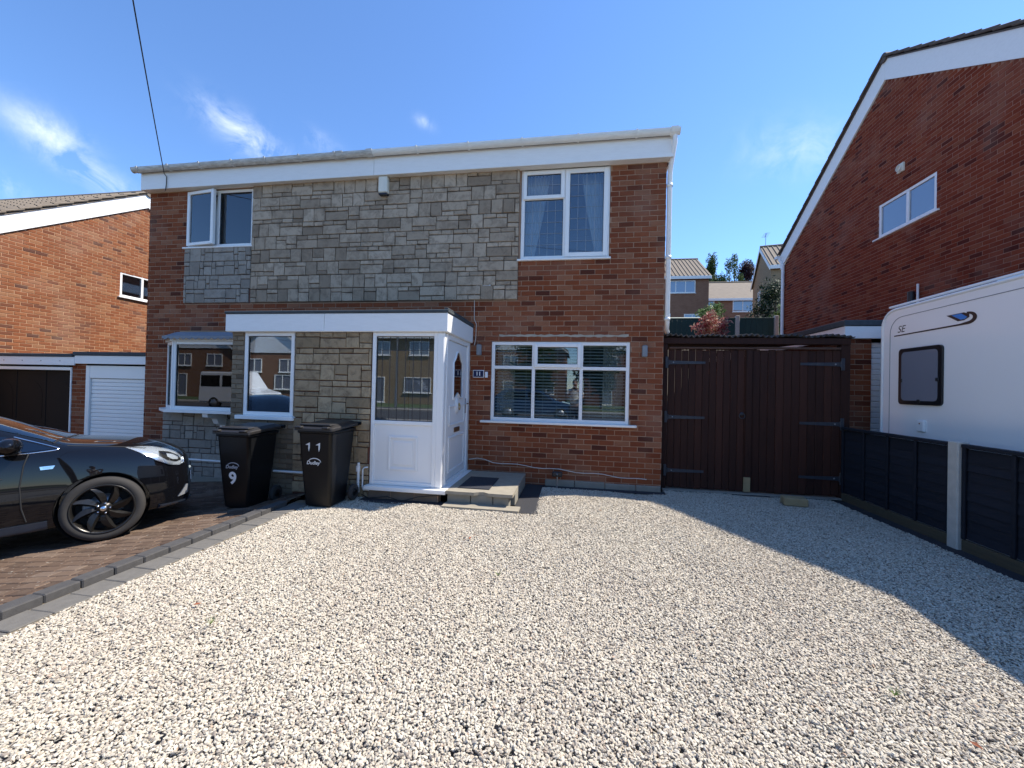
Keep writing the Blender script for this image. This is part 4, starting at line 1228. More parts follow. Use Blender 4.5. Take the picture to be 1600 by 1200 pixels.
mt = fixed('doormat', MB().bbox(-1.44, -1.03, 4.95, 5.60, .169, .180, .005), 'mat_rubber', 'dark blue rubber doormat on the doorstep', 'doormat')

# ================================================================ timber gates beside the house
GY = 6.32
gf = empty('gate_frame', (0, 0, 0)); tag(gf, 'dark stained timber gate frame with posts and lintel under the corrugated sheet', 'gate frame')
MB().bbox(1.275, 1.36, GY - .02, GY + .09, 0, 2.16, .006).build('post', 'gate_wood', gf)
MB().bbox(3.68, 3.80, GY - .02, GY + .09, 0, 2.16, .006).build('post', 'gate_wood', gf)
MB().bbox(1.275, 3.80, GY - .03, GY + .08, 2.162, 2.255, .006).build('lintel', 'gate_wood', gf)
MB().bbox(1.37, 2.56, GY - .055, GY - .03, 2.085, 2.115, .005).build('stop_batten', 'gate_rail', gf)
MB().bbox(2.56, 3.66, GY - .058, GY - .031, 2.088, 2.12, .005).build('stop_batten', 'gate_rail', gf)
rnd = random.Random(21)
def leaf(x0, x1, label, n, hinge_left, ring):
    g = empty('timber_gate', (x0 if hinge_left else x1, GY, 0)); tag(g, label, 'gate', 'pair of timber gates')
    ox = g.location.x
    w_ = (x1 - x0) / n
    for i in range(n):
        a = x0 + i * w_ - ox
        m1 = MB(); k = rnd.uniform(-.003, .003)
        m1.bbox(a + .0025, a + w_ - .0025, -.022 + k, .0 + k, .03 + rnd.uniform(0, .012), 2.08 + rnd.uniform(-.012, .004), .005)
        o = m1.build('board', 'gate_wood', g); o.color = (rnd.random() ** 2 * .55, 0, 0, 1)
    for z in (.3, 1.05, 1.85): MB().bbox(x0 - ox + .02, x1 - ox - .02, .004, .04, z - .05, z + .05, .004).build('ledge', 'gate_wood', g)
    for z in ((.285, 1.075, 1.885) if hinge_left else (.285, 1.045, 1.885)):
        s_ = 1 if hinge_left else -1
        h = MB(); L_ = .52
        h.add([(s_ * .0, -.034, z - .028), (s_ * L_, -.034, z - .017), (s_ * L_, -.034, z + .017), (0, -.034, z + .028), (0, -.024, z - .028), (s_ * L_, -.024, z - .017), (s_ * L_, -.024, z + .017), (0, -.024, z + .028)],
              [(0, 1, 2, 3), (4, 7, 6, 5), (0, 4, 5, 1), (1, 5, 6, 2), (2, 6, 7, 3), (3, 7, 4, 0)])
        h.bbox(*sorted((-s_ * .045, -s_ * .002)), -.04, -.024, z - .085, z + .085, .004)
        h.tube([(-s_ * .0, -.034, z - .04), (-s_ * .0, -.034, z + .04)], .011, 8)
        ho = h.build('strap_hinge', 'hinge_iron', g)
        b = MB(); b.lathe([(0, -.044), (.009, -.042), (.012, -.034), (0, -.033)], 10, 'y', (s_ * .07, 0, z)); b.build('bolt', 'metal_grey', ho)
    if ring:
        r_ = MB(); cx_ = x1 - ox - .13
        r_.lathe([(.03, -.036), (.037, -.044), (.044, -.036), (.037, -.028)], 20, 'y', (cx_, 0, 1.12), close=True); r_.lathe([(0, -.04), (.022, -.038), (.026, -.024)], 14, 'y', (cx_, 0, 1.15)); r_.build('ring_handle', 'hinge_iron', g)
    return g
lf = leaf(1.365, 2.525, 'dark timber gate leaf hinged beside the brick house, with ring handle', 12, True, True)
leaf(2.53, 3.675, 'dark timber gate leaf hinged beside the garage pier', 11, False, False)
MB().bbox(2.44 - 1.365, 2.523 - 1.365, -.05, -.024, .16, 2.08, .005).build('cover_strip', 'gate_wood', lf)
MB().bbox(2.425 - 1.365, 2.515 - 1.365, -.056, -.025, .03, .24, .006).build('repair_piece', 'timber_block', lf)
tb = tag(MB().bbox(-.135, .135, -.085, .085, 0, .10, .010).build('timber_block', 'timber_block', None, (2.86, 5.80, .006), (0, 0, R(-9))), 'pale timber block lying on the gravel in front of the gates', 'block')
# corrugated lean-to roof behind the gates
mb = MB(); n = 34 * 8
for j, (yy, zz_) in enumerate(((GY - .06, 2.285), (GY + 3.3, 2.42))):
    for i in range(n + 1):
        x = 1.29 + (3.83 - 1.29) * i / n; mb.v.append((x, yy, zz_ + .017 * math.sin(i / 8 * 2 * PI) + (.012 * math.sin(i * .11) if j == 0 else 0)))
for i in range(n): mb.f.append((i, i + 1, n + 2 + i, n + 1 + i)); mb.pv.append(0); mb.sm.append(True)
lt = tag(mb.build('lean_to_roof', 'corrugated_dark', None, fix=False), 'dark corrugated lean-to roof sheet showing above the gates', 'roof sheet')
md = lt.modifiers.new('sheet', 'SOLIDIFY'); md.thickness = .006
# concrete footing under the gates
struct(MB().bbox(1.30, 3.8, 6.22, 6.9, -.05, .015, .006).build('gate_threshold', 'concrete'))

# ================================================================ low fence along the drive
FXX = 3.69
dfence = empty('drive_fence', (0, 0, 0)); tag(dfence, 'low dark navy overlap fence with concrete posts along the gravel drive', 'fence')
def fence_post(y, label, top=1.03, wd=.10):
    p = MB().bbox(FXX - .052, FXX + .05, y - wd / 2, y + wd / 2, -.1, top, .010).build('post', 'concrete_post', dfence); p['label'] = label
    return p
fence_post(4.545, 'pale concrete fence post standing between two dark fence panels', 1.03, .115)
fence_post(2.62, 'concrete fence post farther along the drive, beside the caravan')
def fence_panel(y0, y1, label):
    f = empty('panel', (FXX, y0, 0), None, dfence)
    L_ = y1 - y0
    z = .115; k = 0
    while z < .93:
        mb = MB(); a = rnd.uniform(-.004, .004)
        mb.add([(-.004 + a, .01, z), (-.004 + a, L_ - .01, z + rnd.uniform(-.006, .006)), (.010, L_ - .01, z + .118), (.010, .01, z + .118), (.008 + a, .01, z), (.008 + a, L_ - .01, z), (.018, L_ - .01, z + .118), (.018, .01, z + .118)],
               [(0, 1, 2, 3), (4, 7, 6, 5), (0, 4, 5, 1), (1, 5, 6, 2), (2, 6, 7, 3), (3, 7, 4, 0)])
        o = mb.build('lap_board', 'fence_navy', f); o.color = (rnd.random() * .35, 0, 0, 1)
        z += .092
    nb = 5
    for i in range(nb):
        y = .018 + (L_ - .036) * i / (nb - 1)
        MB().bbox(-.026, -.006, y - .018, y + .018, .11, .975, .004).build('batten', 'fence_navy', f)
    MB().bbox(-.034, .036, .0, L_, .976, 1.012, .006).build('cap_rail', 'fence_navy', f)
    MB().bbox(-.02, .022, .0, L_, -.06, .105, .005).build('gravel_board', 'gravel_board', f)
fence_panel(4.607, 6.245, '')
fence_panel(2.675, 4.484, '')
fence_panel(.8, 2.565, '')

# ================================================================ house to the right
rh = empty('brick_house', (0, 0, 0)); tag(rh, 'tall red brick gable house with white bargeboards above the caravan', 'house')
GX, RY, RZ, SL = 6.5, 9.74, 8.27, .642
RF, RB = 5.3, 13.95
gz = lambda y: RZ - abs(y - RY) * SL
gw_open = (-9.93, -8.49, 4.90, 5.63)
mb = MB()
def gable_shell(mb, ulo, uhi, base, ridge_u, zt, hole):
    """mortar face with one opening in wall coordinates (u, v); zt gives the height of the sloping top"""
    us = sorted({ulo, uhi, ridge_u, hole[0], hole[1]})
    for a, b in zip(us, us[1:]):
        m = (a + b) / 2
        if hole[0] < m < hole[1]:
            mb.quad((a, 0, base), (b, 0, base), (b, 0, hole[2]), (a, 0, hole[2]))
            mb.quad((a, 0, hole[3]), (b, 0, hole[3]), (b, 0, zt(b)), (a, 0, zt(a)))
        else: mb.quad((a, 0, base), (b, 0, base), (b, 0, zt(b)), (a, 0, zt(a)))
    a, b, c, d = hole; dp_ = .1
    mb.quad((a, 0, c), (a, dp_, c), (a, dp_, d), (a, 0, d)); mb.quad((b, 0, c), (b, 0, d), (b, dp_, d), (b, dp_, c)); mb.quad((a, 0, d), (a, dp_, d), (b, dp_, d), (b, 0, d)); mb.quad((a, 0, c), (b, 0, c), (b, dp_, c), (a, dp_, c))
gable_shell(mb, -RB, -RF, -.3, -RY, lambda u: gz(-u), gw_open)
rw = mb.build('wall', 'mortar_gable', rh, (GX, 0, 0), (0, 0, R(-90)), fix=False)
def gable_iv(ulo, uhi, zt, hole):
    def f(v0, v1):
        top = v1
        # where the sloping top is above this course
        lo, hi = ulo, uhi
        k = 200; us = [ulo + (uhi - ulo) * i / k for i in range(k + 1)]
        ok = [u for u in us if zt(u) > v1 - .03]
        if not ok: return []
        lo, hi = min(ok), max(ok)
        if hole[2] < v1 - .02 and hole[3] > v0 + .02: return [(lo, hole[0]), (hole[1], hi)]
        return [(lo, hi)]
    return f
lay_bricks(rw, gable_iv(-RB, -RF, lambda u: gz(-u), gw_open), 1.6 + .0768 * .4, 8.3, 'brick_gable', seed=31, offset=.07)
# plain shell for the rest of that house
mb = MB(); X1 = GX + 9
mb.quad((GX, RF, -.3), (X1, RF, -.3), (X1, RF, gz(RF)), (GX, RF, gz(RF))); mb.quad((GX, RB, -.3), (GX, RB, gz(RB)), (X1, RB, gz(RB)), (X1, RB, -.3))
mb.add([(X1, RF, -.3), (X1, RB, -.3), (X1, RB, gz(RB)), (X1, RY, RZ), (X1, RF, gz(RF))], [(0, 1, 2, 3, 4)])
mb.build('side_wall', 'far_brick_red', rh, fix=False)
def gable_roof(parent, gx, sgn, ry, rz, sl, yf, yb, far, board, tilemat, over=.06, bh=.47):
    """bargeboards on the gable at gx (outward sign sgn), roof slabs to 'far', verge tiles one by one"""
    xo = gx + sgn * .05; xi = gx + sgn * .012
    for ya, yb_ in ((yf - .25, ry), (ry, yb + .18)):
        za, zb = rz - abs(ya - ry) * sl, rz - abs(yb_ - ry) * sl
        mb = MB()
        if ya < ry: P = [(ya, za - .0), (yb_ - .002, zb), (yb_ - .002, zb + bh), (ya, za + bh)]
        else: P = [(ya + .002, za), (yb_, zb), (yb_, zb + bh), (ya + .002, za + bh)]
        mb.prism(P, *sorted((xi, xo)), 'x'); mb.build('bargeboard', board, parent)
    rt = rz + bh + .02
    mb = MB(); x_a = gx + sgn * .07
    for ya, yb_ in ((yf - .3, ry), (ry, yb + .25)):
        za, zb = rt - abs(ya - ry) * sl, rt - abs(yb_ - ry) * sl
        mb.add([(x_a, ya, za), (far, ya, za), (far, yb_, zb), (x_a, yb_, zb), (x_a, ya, za - .03), (far, ya, za - .03), (far, yb_, zb - .03), (x_a, yb_, zb - .03)],
               [(0, 1, 2, 3), (7, 6, 5, 4), (0, 4, 5, 1), (1, 5, 6, 2), (2, 6, 7, 3), (3, 7, 4, 0)])
    ro = mb.build('roof', tilemat, parent)
    w0, w1 = (-.02, .36) if sgn < 0 else (-.36, .02)
    ex = -.005 * -sgn if sgn > 0 else -.005
    tm = MB(); tm.bbox(w0, w1, -.42, 0, 0, .028, .008); tm.tube([(ex, -.42, .022), (ex, 0, .022)], .026, 8); t_front = tm.mesh('verge_tile', tilemat)
    tm = MB(); tm.bbox(w0, w1, 0, .42, 0, .028, .008); tm.tube([(ex, 0, .022), (ex, .42, .022)], .026, 8); t_back = tm.mesh('verge_tile', tilemat)
    ang = math.atan(sl); stp = .345 * math.cos(ang)
    for k in range(60):
        d_ = .02 + k * stp
        if ry - d_ > yf - .1: put('verge_tile', t_front, ro, (gx + sgn * .085, ry - d_, rt - d_ * sl + .012), (ang - .06, 0, 0))
        if ry + d_ < yb + .05: put('verge_tile', t_back, ro, (gx + sgn * .085, ry + d_, rt - d_ * sl + .012), (-(ang - .06), 0, 0))
    for s_, y_end in ((-1, yf - .3), (1, yb + .25)):      # overlapping tile courses across the slope
        for k in range(60):
            d_ = .02 + k * stp
            if abs(y_end - ry) < d_ + .2: break
            xa_, xb_ = sorted((gx - sgn * .30, far)); cm_ = MB()
            cm_.bbox(xa_, xb_, *((-.42, 0) if s_ < 0 else (0, .42)), 0, .028, .008)
            n_r = int((xb_ - xa_) / .3)
            for q in range(n_r):
                xq = xa_ + (q + .5) * (xb_ - xa_) / n_r; cm_.tube([(xq, s_ * .42, .022), (xq, 0, .022)], .03, 5)
            cm_.build('tile_course', tilemat, ro, (0, ry + s_ * d_, rt - d_ * sl + .010), (-s_ * (ang - .06), 0, 0))
    rg = MB()
    x0_, x1_ = sorted((gx + sgn * .09, far))
    rg.tube([(x0_, ry, rt - .01), (x1_, ry, rt - .01)], .10, 12); rg.build('ridge_tile', tilemat, ro)
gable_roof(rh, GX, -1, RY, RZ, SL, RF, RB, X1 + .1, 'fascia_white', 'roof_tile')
# window, vent, pipes in that gable (wall frame: u=-Y)
mb = MB(); x0, x1, z0, z1 = gw_open
frame_rect(mb, x0 + .004, x1 - .004, z0 + .004, z1 - .004, .06, .005, .07); mb.bbox(-9.20, -9.13, .006, .069, z0 + .06, z1 - .06, .004)
gw = mb.build('window', 'upvc', rw)
wpar = rw
for a, b in ((x0 + .06, -9.20), (-9.13, x1 - .06)): pane(gw, a, b, z0 + .058, z1 - .058, .03, 'glass_frost')
MB().bbox(x0 - .13, x1 + .07, -.04, .03, z0 - .03, z0 + .004, .006).build('sill', 'upvc', gw)
mb = MB(); mb.bbox(-9.38, -9.22, -.05, .0, 6.03, 6.21, .01); mb.lathe([(.055, -.052), (.07, -.075), (.055, -.075)], 16, 'y', (-9.30, 0, 6.12)); mb.build('extractor_vent', 'cream', rh, (GX, 0, 0), (0, 0, R(-90)))
mb = MB(); mb.tube([(-8.93, -.08, 2.6), (-8.93, -.08, 3.50)], .055, 12); mb.build('soil_pipe', 'black_plastic', rh, (GX, 0, 0), (0, 0, R(-90)))
mb = MB(); mb.tube([(-8.80, -.06, 2.6), (-8.80, -.06, 3.62)], .02, 8); mb.build('vent_pipe', 'upvc', rh, (GX, 0, 0), (0, 0, R(-90)))
mb = MB(); mb.tube([(GX - .06, RB - .02, .0), (GX - .06, RB - .02, 5.55), (GX - .10, RB + .16, 5.8)], .045, 12); mb.bbox(GX - .2, GX + .1, RB + .12, RB + .26, 5.78, 5.88, .02); mb.build('downpipe', 'upvc', rh)
# its flat-roofed garage
gr = empty('garage', (0, 0, 0)); tag(gr, 'flat-roofed garage with brick pier and pale shutter beside the caravan', 'garage')
gwall = shell('pier', 'mortar_front', gr, (0, 6.68, 0), None, [(3.98, 4.30, -.1, 2.29)])
lay_bricks(gwall, lambda a, b: [(3.98, 4.30)], -.0, 2.28, 'brick_front', seed=44, nmax=200, offset=3.98)
MB().quad((3.98, 6.68, -.1), (3.98, 13.3, -.1), (3.98, 13.3, 2.3), (3.98, 6.68, 2.3)).build('side_wall', 'far_brick_red', gr, fix=False)
for k in range(28): MB().bbox(4.305, 6.45, 6.735, 6.76, .01 + k * .08, .087 + k * .08, .012).build('shutter_slat', 'upvc', gr)
MB().bbox(3.90, 6.47, 6.60, 6.63, 2.29, 2.47, .004).build('fascia_board', 'fascia_white', gr); MB().bbox(3.90, 3.93, 6.631, 13.3, 2.29, 2.47, .004).build('fascia_board', 'fascia_white', gr)
MB().bbox(3.885, 6.48, 6.585, 13.35, 2.471, 2.56, .01).build('felt_roof', 'felt', gr)

# ================================================================ caravan
cv = empty('caravan', (0, 0, 0)); tag(cv, 'white touring caravan with SE lettering parked behind the low dark fence', 'caravan')
def rounded(poly, r, n=6):
    out = []; m = len(poly)
    for i in range(m):
        p0, p1, p2 = Vector(poly[i - 1]), Vector(poly[i]), Vector(poly[(i + 1) % m]); rr_ = r[i] if isinstance(r, (list, tuple)) else r
        d0, d1 = (p0 - p1).normalized(), (p2 - p1).normalized()
        ang = d0.angle(d1); tlen = rr_ / math.tan(ang / 2)
        a, b = p1 + d0 * tlen, p1 + d1 * tlen
        c_ = p1 + (d0 + d1).normalized() * (rr_ / math.sin(ang / 2))
        va, vb = a - c_, b - c_
        tot = va.angle(vb)
        for k in range(n + 1):
            s_ = k / n; q = (va * math.sin(tot * (1 - s_)) + vb * math.sin(tot * s_)) / math.sin(tot); out.append(tuple(c_ + q))
    return out
CX = 4.15
prof = rounded([(6.27, .45), (6.27, 2.60), (.75, 2.66), (.35, 1.7), (.45, .45)], [.12, .22, .35, .25, .12])
bm = bmesh.new()
va = [bm.verts.new((CX + .02, a, b)) for a, b in prof]; vb = [bm.verts.new((CX + 2.16, a, b)) for a, b in prof]
n = len(prof)
bm.faces.new(va); bm.faces.new(vb[::-1])
for i in range(n): bm.faces.new((va[i], vb[i], vb[(i + 1) % n], va[(i + 1) % n]))
bmesh.ops.recalc_face_normals(bm, faces=bm.faces)
eds = [e for e in bm.edges if len({round(v.co.x, 3) for v in e.verts}) == 1]
bmesh.ops.bevel(bm, geom=eds, offset=.03, segments=3, affect='EDGES', profile=.6)
me = bpy.data.meshes.new('body'); bm.to_mesh(me); bm.free(); me.materials.append(MAT['caravan_white'])
for p_ in me.polygons: p_.use_smooth = False
put('body', me, cv)
mb = MB(); mb.tube([(CX + .028, a, b) for a, b in prof] + [(CX + .028, *prof[0])], .021, 8, cap=False); mb.build('edge_rail', 'upvc', cv)
inner = rounded([(6.13, .52), (6.13, 2.49), (.80, 2.55), (.48, 1.7), (.55, .52)], [.1, .2, .35, .25, .12])
mb = MB(); mb.tube([(CX + .019, a, b) for a, b in inner], .004, 6, cap=False); mb.build('panel_seam', 'grey_plastic', cv)
wo = rounded([(5.95, 1.355), (5.95, 2.065), (5.325, 2.065), (5.325, 1.355)], .045, 4)
wi = rounded([(5.90, 1.405), (5.90, 2.02), (5.375, 2.02), (5.375, 1.405)], .05, 4)
fw_ = MB().prism(wo, CX - .004, CX + .022, 'x').build('window', 'caravan_black', cv)
MB().prism(wi, CX - .007, CX - .0038, 'x').build('pane', 'glass_smoke', fw_)
mb = MB()
for y, z in ((5.90, 1.66), (5.375, 1.66), (5.63, 1.40)): mb.bbox(CX - .016, CX - .007, y - .022, y + .022, z - .022, z + .022, .006)
mb.build('catch', 'caravan_black', fw_)
text('lettering', 'SE', .125, 'caravan_black', cv, (CX + .0185, 5.95, 2.325), (R(90), 0, R(-90)), shear=.28)
mb = MB(); mb.prism([(6.06, 2.243), (6.06, 2.257), (5.14, 2.268), (5.14, 2.250)], CX + .0165, CX + .0195, 'x'); mb.build('stripe', 'caravan_black', cv)
def arcpts(cy_, cz_, ra, rb_, a0, a1, n=14): return [(cy_ - ra * math.cos(R(a0 + (a1 - a0) * k / n)), cz_ + rb_ * math.sin(R(a0 + (a1 - a0) * k / n))) for k in range(n + 1)]
mb = MB(); outer = arcpts(5.05, 2.318, .105, .068, -90, 90); inn = arcpts(5.05, 2.322, .062, .040, 88, -80)
mb.prism([(5.16, 2.250)] + outer + [(5.06, 2.386)] + inn + [(5.14, 2.268)], CX + .0158, CX + .0189, 'x'); mb.build('decal', 'caravan_black', cv)
mb = MB(); mb.prism([(5.30, 2.385), (5.09, 2.386), (5.03, 2.36), (5.03, 2.325), (5.09, 2.30), (5.16, 2.30)], CX + .0165, CX + .0190, 'x'); mb.build('decal', 'caravan_black', cv)
mb = MB(); mb.prism([(5.235, 2.378), (5.12, 2.379), (5.05, 2.33), (5.08, 2.312), (5.125, 2.312)], CX + .0150, CX + .0187, 'x'); mb.build('decal', 'decal_blue', cv)
sk = MB().bbox(CX - .012, CX + .03, 5.55, 5.66, 1.03, 1.17, .012).build('socket_cover', 'upvc', cv)
mb = MB(); mb.lathe([(0, CX - .016), (.008, CX - .016), (.008, CX - .01)], 10, 'x', (0, 5.605, 1.13)); mb.build('lock', 'leaf_litter', sk)
mb = MB(); mb.tube([(CX + .06, 6.2, 2.655), (CX + .06, .8, 2.705)], .016, 8); mb.build('awning_rail', 'upvc', cv)
MB().bbox(CX + .18, CX + .65, 4.55, 4.98, 2.61, 2.70, .03).build('roof_vent', 'upvc', cv)
mb = MB(); mb.lathe([(0, 6.262), (.035, 6.28), (.03, 6.30), (0, 6.305)], 14, 'y', (CX + .10, 0, 2.47)); mb.build('marker_light', 'brass', cv)
MB().bbox(CX + .3, CX + 1.9, .3, 6.0, .33, .46, .01).build('chassis', 'metal_grey', cv)
for xw in (CX + .14, CX + 2.0):
    wv = MB(); wv.lathe([(.2, -.09), (.3, -.09), (.325, -.06), (.325, .06), (.3, .09), (.2, .09)], 28, 'x', (0, 0, 0)); wo_ = wv.build('wheel', 'tyre', cv, (xw + .02, 3.3, .297))
    wr = MB(); wr.lathe([(0, -.06), (.2, -.07), (.21, -.085), (.21, .085), (0, .06)], 24, 'x'); wr.build('rim', 'metal_grey', wo_)
mb = MB(); mb.tube([(CX + .7, .45, .42), (CX + 1.08, -.75, .42), (CX + 1.46, .45, .42)], .035, 8); mb.tube([(CX + 1.08, -.6, .42), (CX + 1.08, -.6, -.03)], .03, 8); mb.build('tow_bar', 'metal_grey', cv)
# drive under the caravan
struct(MB().quad((3.74, -4.4, -.03), (6.5, -4.4, -.03), (6.5, 6.7, -.03), (3.74, 6.7, -.03)).build('driveway', 'paving', fix=False))

# ================================================================ house to the left and its garages
lh = empty('brick_house', (0, 0, 0)); tag(lh, 'sunlit orange brick gable house with a broad white bargeboard behind the garages', 'house')
LX, LRY, LRZ, LSL = -12.3, 9.80, 6.40, .63
lz = lambda y: LRZ - abs(y - LRY) * LSL
lo_ = (9.16, 10.25, 3.70, 4.38)
mb = MB(); gable_shell(mb, 5.4, 14.2, -1.2, LRY, lz, lo_)
lw = mb.build('wall', 'mortar_sunlit', lh, (LX, 0, 0), (0, 0, R(90)), fix=False)
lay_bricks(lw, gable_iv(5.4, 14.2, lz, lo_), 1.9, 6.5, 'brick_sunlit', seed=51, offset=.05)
mb = MB(); X0 = LX - 8
mb.quad((X0, 5.4, -1.2), (LX, 5.4, -1.2), (LX, 5.4, lz(5.4)), (X0, 5.4, lz(5.4))); mb.quad((X0, 14.2, -1.2), (X0, 14.2, lz(14.2)), (LX, 14.2, lz(14.2)), (LX, 14.2, -1.2))
mb.build('side_wall', 'far_brick_red', lh, fix=False)
# roof of the left house, tiles on its verge
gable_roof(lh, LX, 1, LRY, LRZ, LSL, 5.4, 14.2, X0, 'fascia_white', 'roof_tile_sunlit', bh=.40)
mb = MB(); x0, x1, z0, z1 = lo_
frame_rect(mb, x0 + .004, x1 - .004, z0 + .004, z1 - .004, .055, .0, .07); mb.bbox(9.71, 9.77, .002, .068, z0 + .05, z1 - .05, .004)
lwn = mb.build('window', 'upvc', lw)
for a, b in ((x0 + .055, 9.71), (9.77, x1 - .055)): pane(lwn, a, b, z0 + .055, z1 - .055, .03)
MB().bbox(x0 - .05, x1 + .05, -.06, .03, z0 - .03, z0 + .004, .006).build('sill', 'upvc', lwn)
mb = MB(); mb.quad((8.6, .3, 3.2), (10.8, .3, 3.2), (10.8, .3, 4.8), (8.6, .3, 4.8)); mb.build('room', 'room', lw, fix=False)

ga = empty('garage', (0, 0, 0)); tag(ga, 'white roller door garage with flat felt roof beside the brick corner', 'garage')
GG = 6.62
for k in range(27):
    MB().bbox(-9.52, -7.62, GG + .02, GG + .045, -.60 + k * .076, -.60 + k * .076 + .073, .014).build('shutter_slat', 'upvc', ga)
MB().bbox(-9.62, -9.525, GG - .01, GG + .05, -.6, 1.705, .005).build('door_frame', 'upvc', ga)
MB().bbox(-9.523, -7.62, GG - .008, GG + .05, 1.455, 1.705, .005).build('header_panel', 'upvc', ga)
MB().bbox(-9.80, -7.61, GG - .08, GG - .055, 1.735, 1.895, .004).build('fascia_board', 'fascia_white', ga)
MB().bbox(-9.83, -7.605, GG - .10, 13.0, 1.896, 1.97, .01).build('felt_roof', 'felt', ga)
pw = shell('pier', 'mortar_front', ga, (0, GG, 0), None, [(-9.95, -9.62, -.8, 1.735)])
lay_bricks(pw, lambda a, b: [(-9.95, -9.62)], -.75, 1.735, 'brick_front', seed=61, nmax=120, offset=-9.95)
gc = empty('carport', (0, 0, 0)); tag(gc, 'shadowy open-fronted carport under a white fascia beside the left brick house', 'carport')
MB().bbox(-12.28, -9.805, GG - .08, GG - .055, 1.70, 1.865, .004).build('fascia_board', 'fascia_white', gc)
MB().bbox(-12.28, -9.835, GG - .10, 13.0, 1.866, 1.93, .01).build('felt_roof', 'felt', gc)
for k in range(4): 
    mb = MB(); mb.lathe([(0, GG - .084), (.011, GG - .083), (.013, GG - .08)], 10, 'y', (-10.15 - k * .47, 0, 1.785)); mb.build('fixing', 'metal_grey', gc)
MB().bbox(-12.28, -9.99, GG - .02, GG + .05, 1.60, 1.665, .005).build('door_head', 'upvc', gc)
MB().bbox(-9.985, -9.955, GG - .02, GG + .05, -.8, 1.665, .005).build('door_jamb', 'upvc', gc)
for k in range(3):
    a = -12.26 + k * .757; d_ = MB().bbox(a, a + .75, GG + .10, GG + .14, -.8, 1.6, .01).build('carport_gate', 'door_dark', gc)
    MB().bbox(a + .09, a + .66, GG + .096, GG + .10, -.6, .45, .002).build('door_panel', 'door_dark', d_)
    ap = [(a + .09, .6), (a + .66, .6)] + [(a + .375 + .285 * math.cos(R(q)), 1.05 + .33 * math.sin(R(q))) for q in range(0, 181, 15)]
    MB().prism(ap, GG + .096, GG + .10, 'y').build('door_panel', 'door_dark', d_)
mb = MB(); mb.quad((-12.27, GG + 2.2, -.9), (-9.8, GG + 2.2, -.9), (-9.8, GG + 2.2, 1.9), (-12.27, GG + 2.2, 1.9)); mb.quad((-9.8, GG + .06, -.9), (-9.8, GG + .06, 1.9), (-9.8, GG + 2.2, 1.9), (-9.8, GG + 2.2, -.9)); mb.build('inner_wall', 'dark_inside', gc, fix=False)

# overhead telephone cable and its pole
pole = empty('telegraph_pole', (4.4, -5.2, 0)); tag(pole, 'tall timber telegraph pole on the pavement holding the overhead cable', 'telegraph pole')
mb = MB(); mb.tube([(0, 0, -.2), (0, 0, 7.4)], .13, 12, r1=.09); mb.build('trunk', 'bark', pole)
mb = MB()
for k in range(3): mb.bbox(-.2, .2, -.02, .02, 6.7 + k * .2, 6.74 + k * .2, .005)
mb.build('step_iron', 'metal_grey', pole)
P0, P1 = Vector((-7.10, 5.915, 5.02)), Vector((4.35, -5.15, 7.15))
pts = []
for k in range(41):
    s_ = k / 40; p = P0.lerp(P1, s_); p.z -= 4 * .42 * s_ * (1 - s_); pts.append(p)
mb = MB(); mb.tube([(-7.10, 5.945, 4.74), (-7.085, 5.945, 4.86), (-7.085, 5.945, 4.98)] + pts, .0065, 6)
tag(mb.build('overhead_cable', 'cable_black'), 'dark overhead telephone cable rising from the old gutter into the sky', 'cable')

# ================================================================ wheelie bins
def bin_body():
    bm = bmesh.new()
    secs = [(.0, .150, .155, .0), (.02, .165, .17, .0), (.5, .195, .215, .0), (.86, .212, .245, .0), (.872, .228, .262, .0), (.90, .228, .262, .0)]
    rings = []
    for z, hw, hd, _ in secs:
        pts = rounded([(-hw, -hd), (hw, -hd), (hw, hd), (-hw, hd)], .035, 4)
        rings.append([bm.verts.new((p[0], p[1], z)) for p in pts])
    n = len(rings[0])
    for a, b in zip(rings, rings[1:]):
        for i in range(n): bm.faces.new((a[i], a[(i + 1) % n], b[(i + 1) % n], b[i]))
    bm.faces.new(rings[0][::-1]); bm.faces.new(rings[-1])
    bmesh.ops.recalc_face_normals(bm, faces=bm.faces)
    me = bpy.data.meshes.new('body'); bm.to_mesh(me); bm.free(); me.materials.append(MAT['bin_plastic'])
    for p_ in me.polygons: p_.use_smooth = abs(p_.normal.z) < .5 and p_.area < .02
    return me
body_me = bin_body()
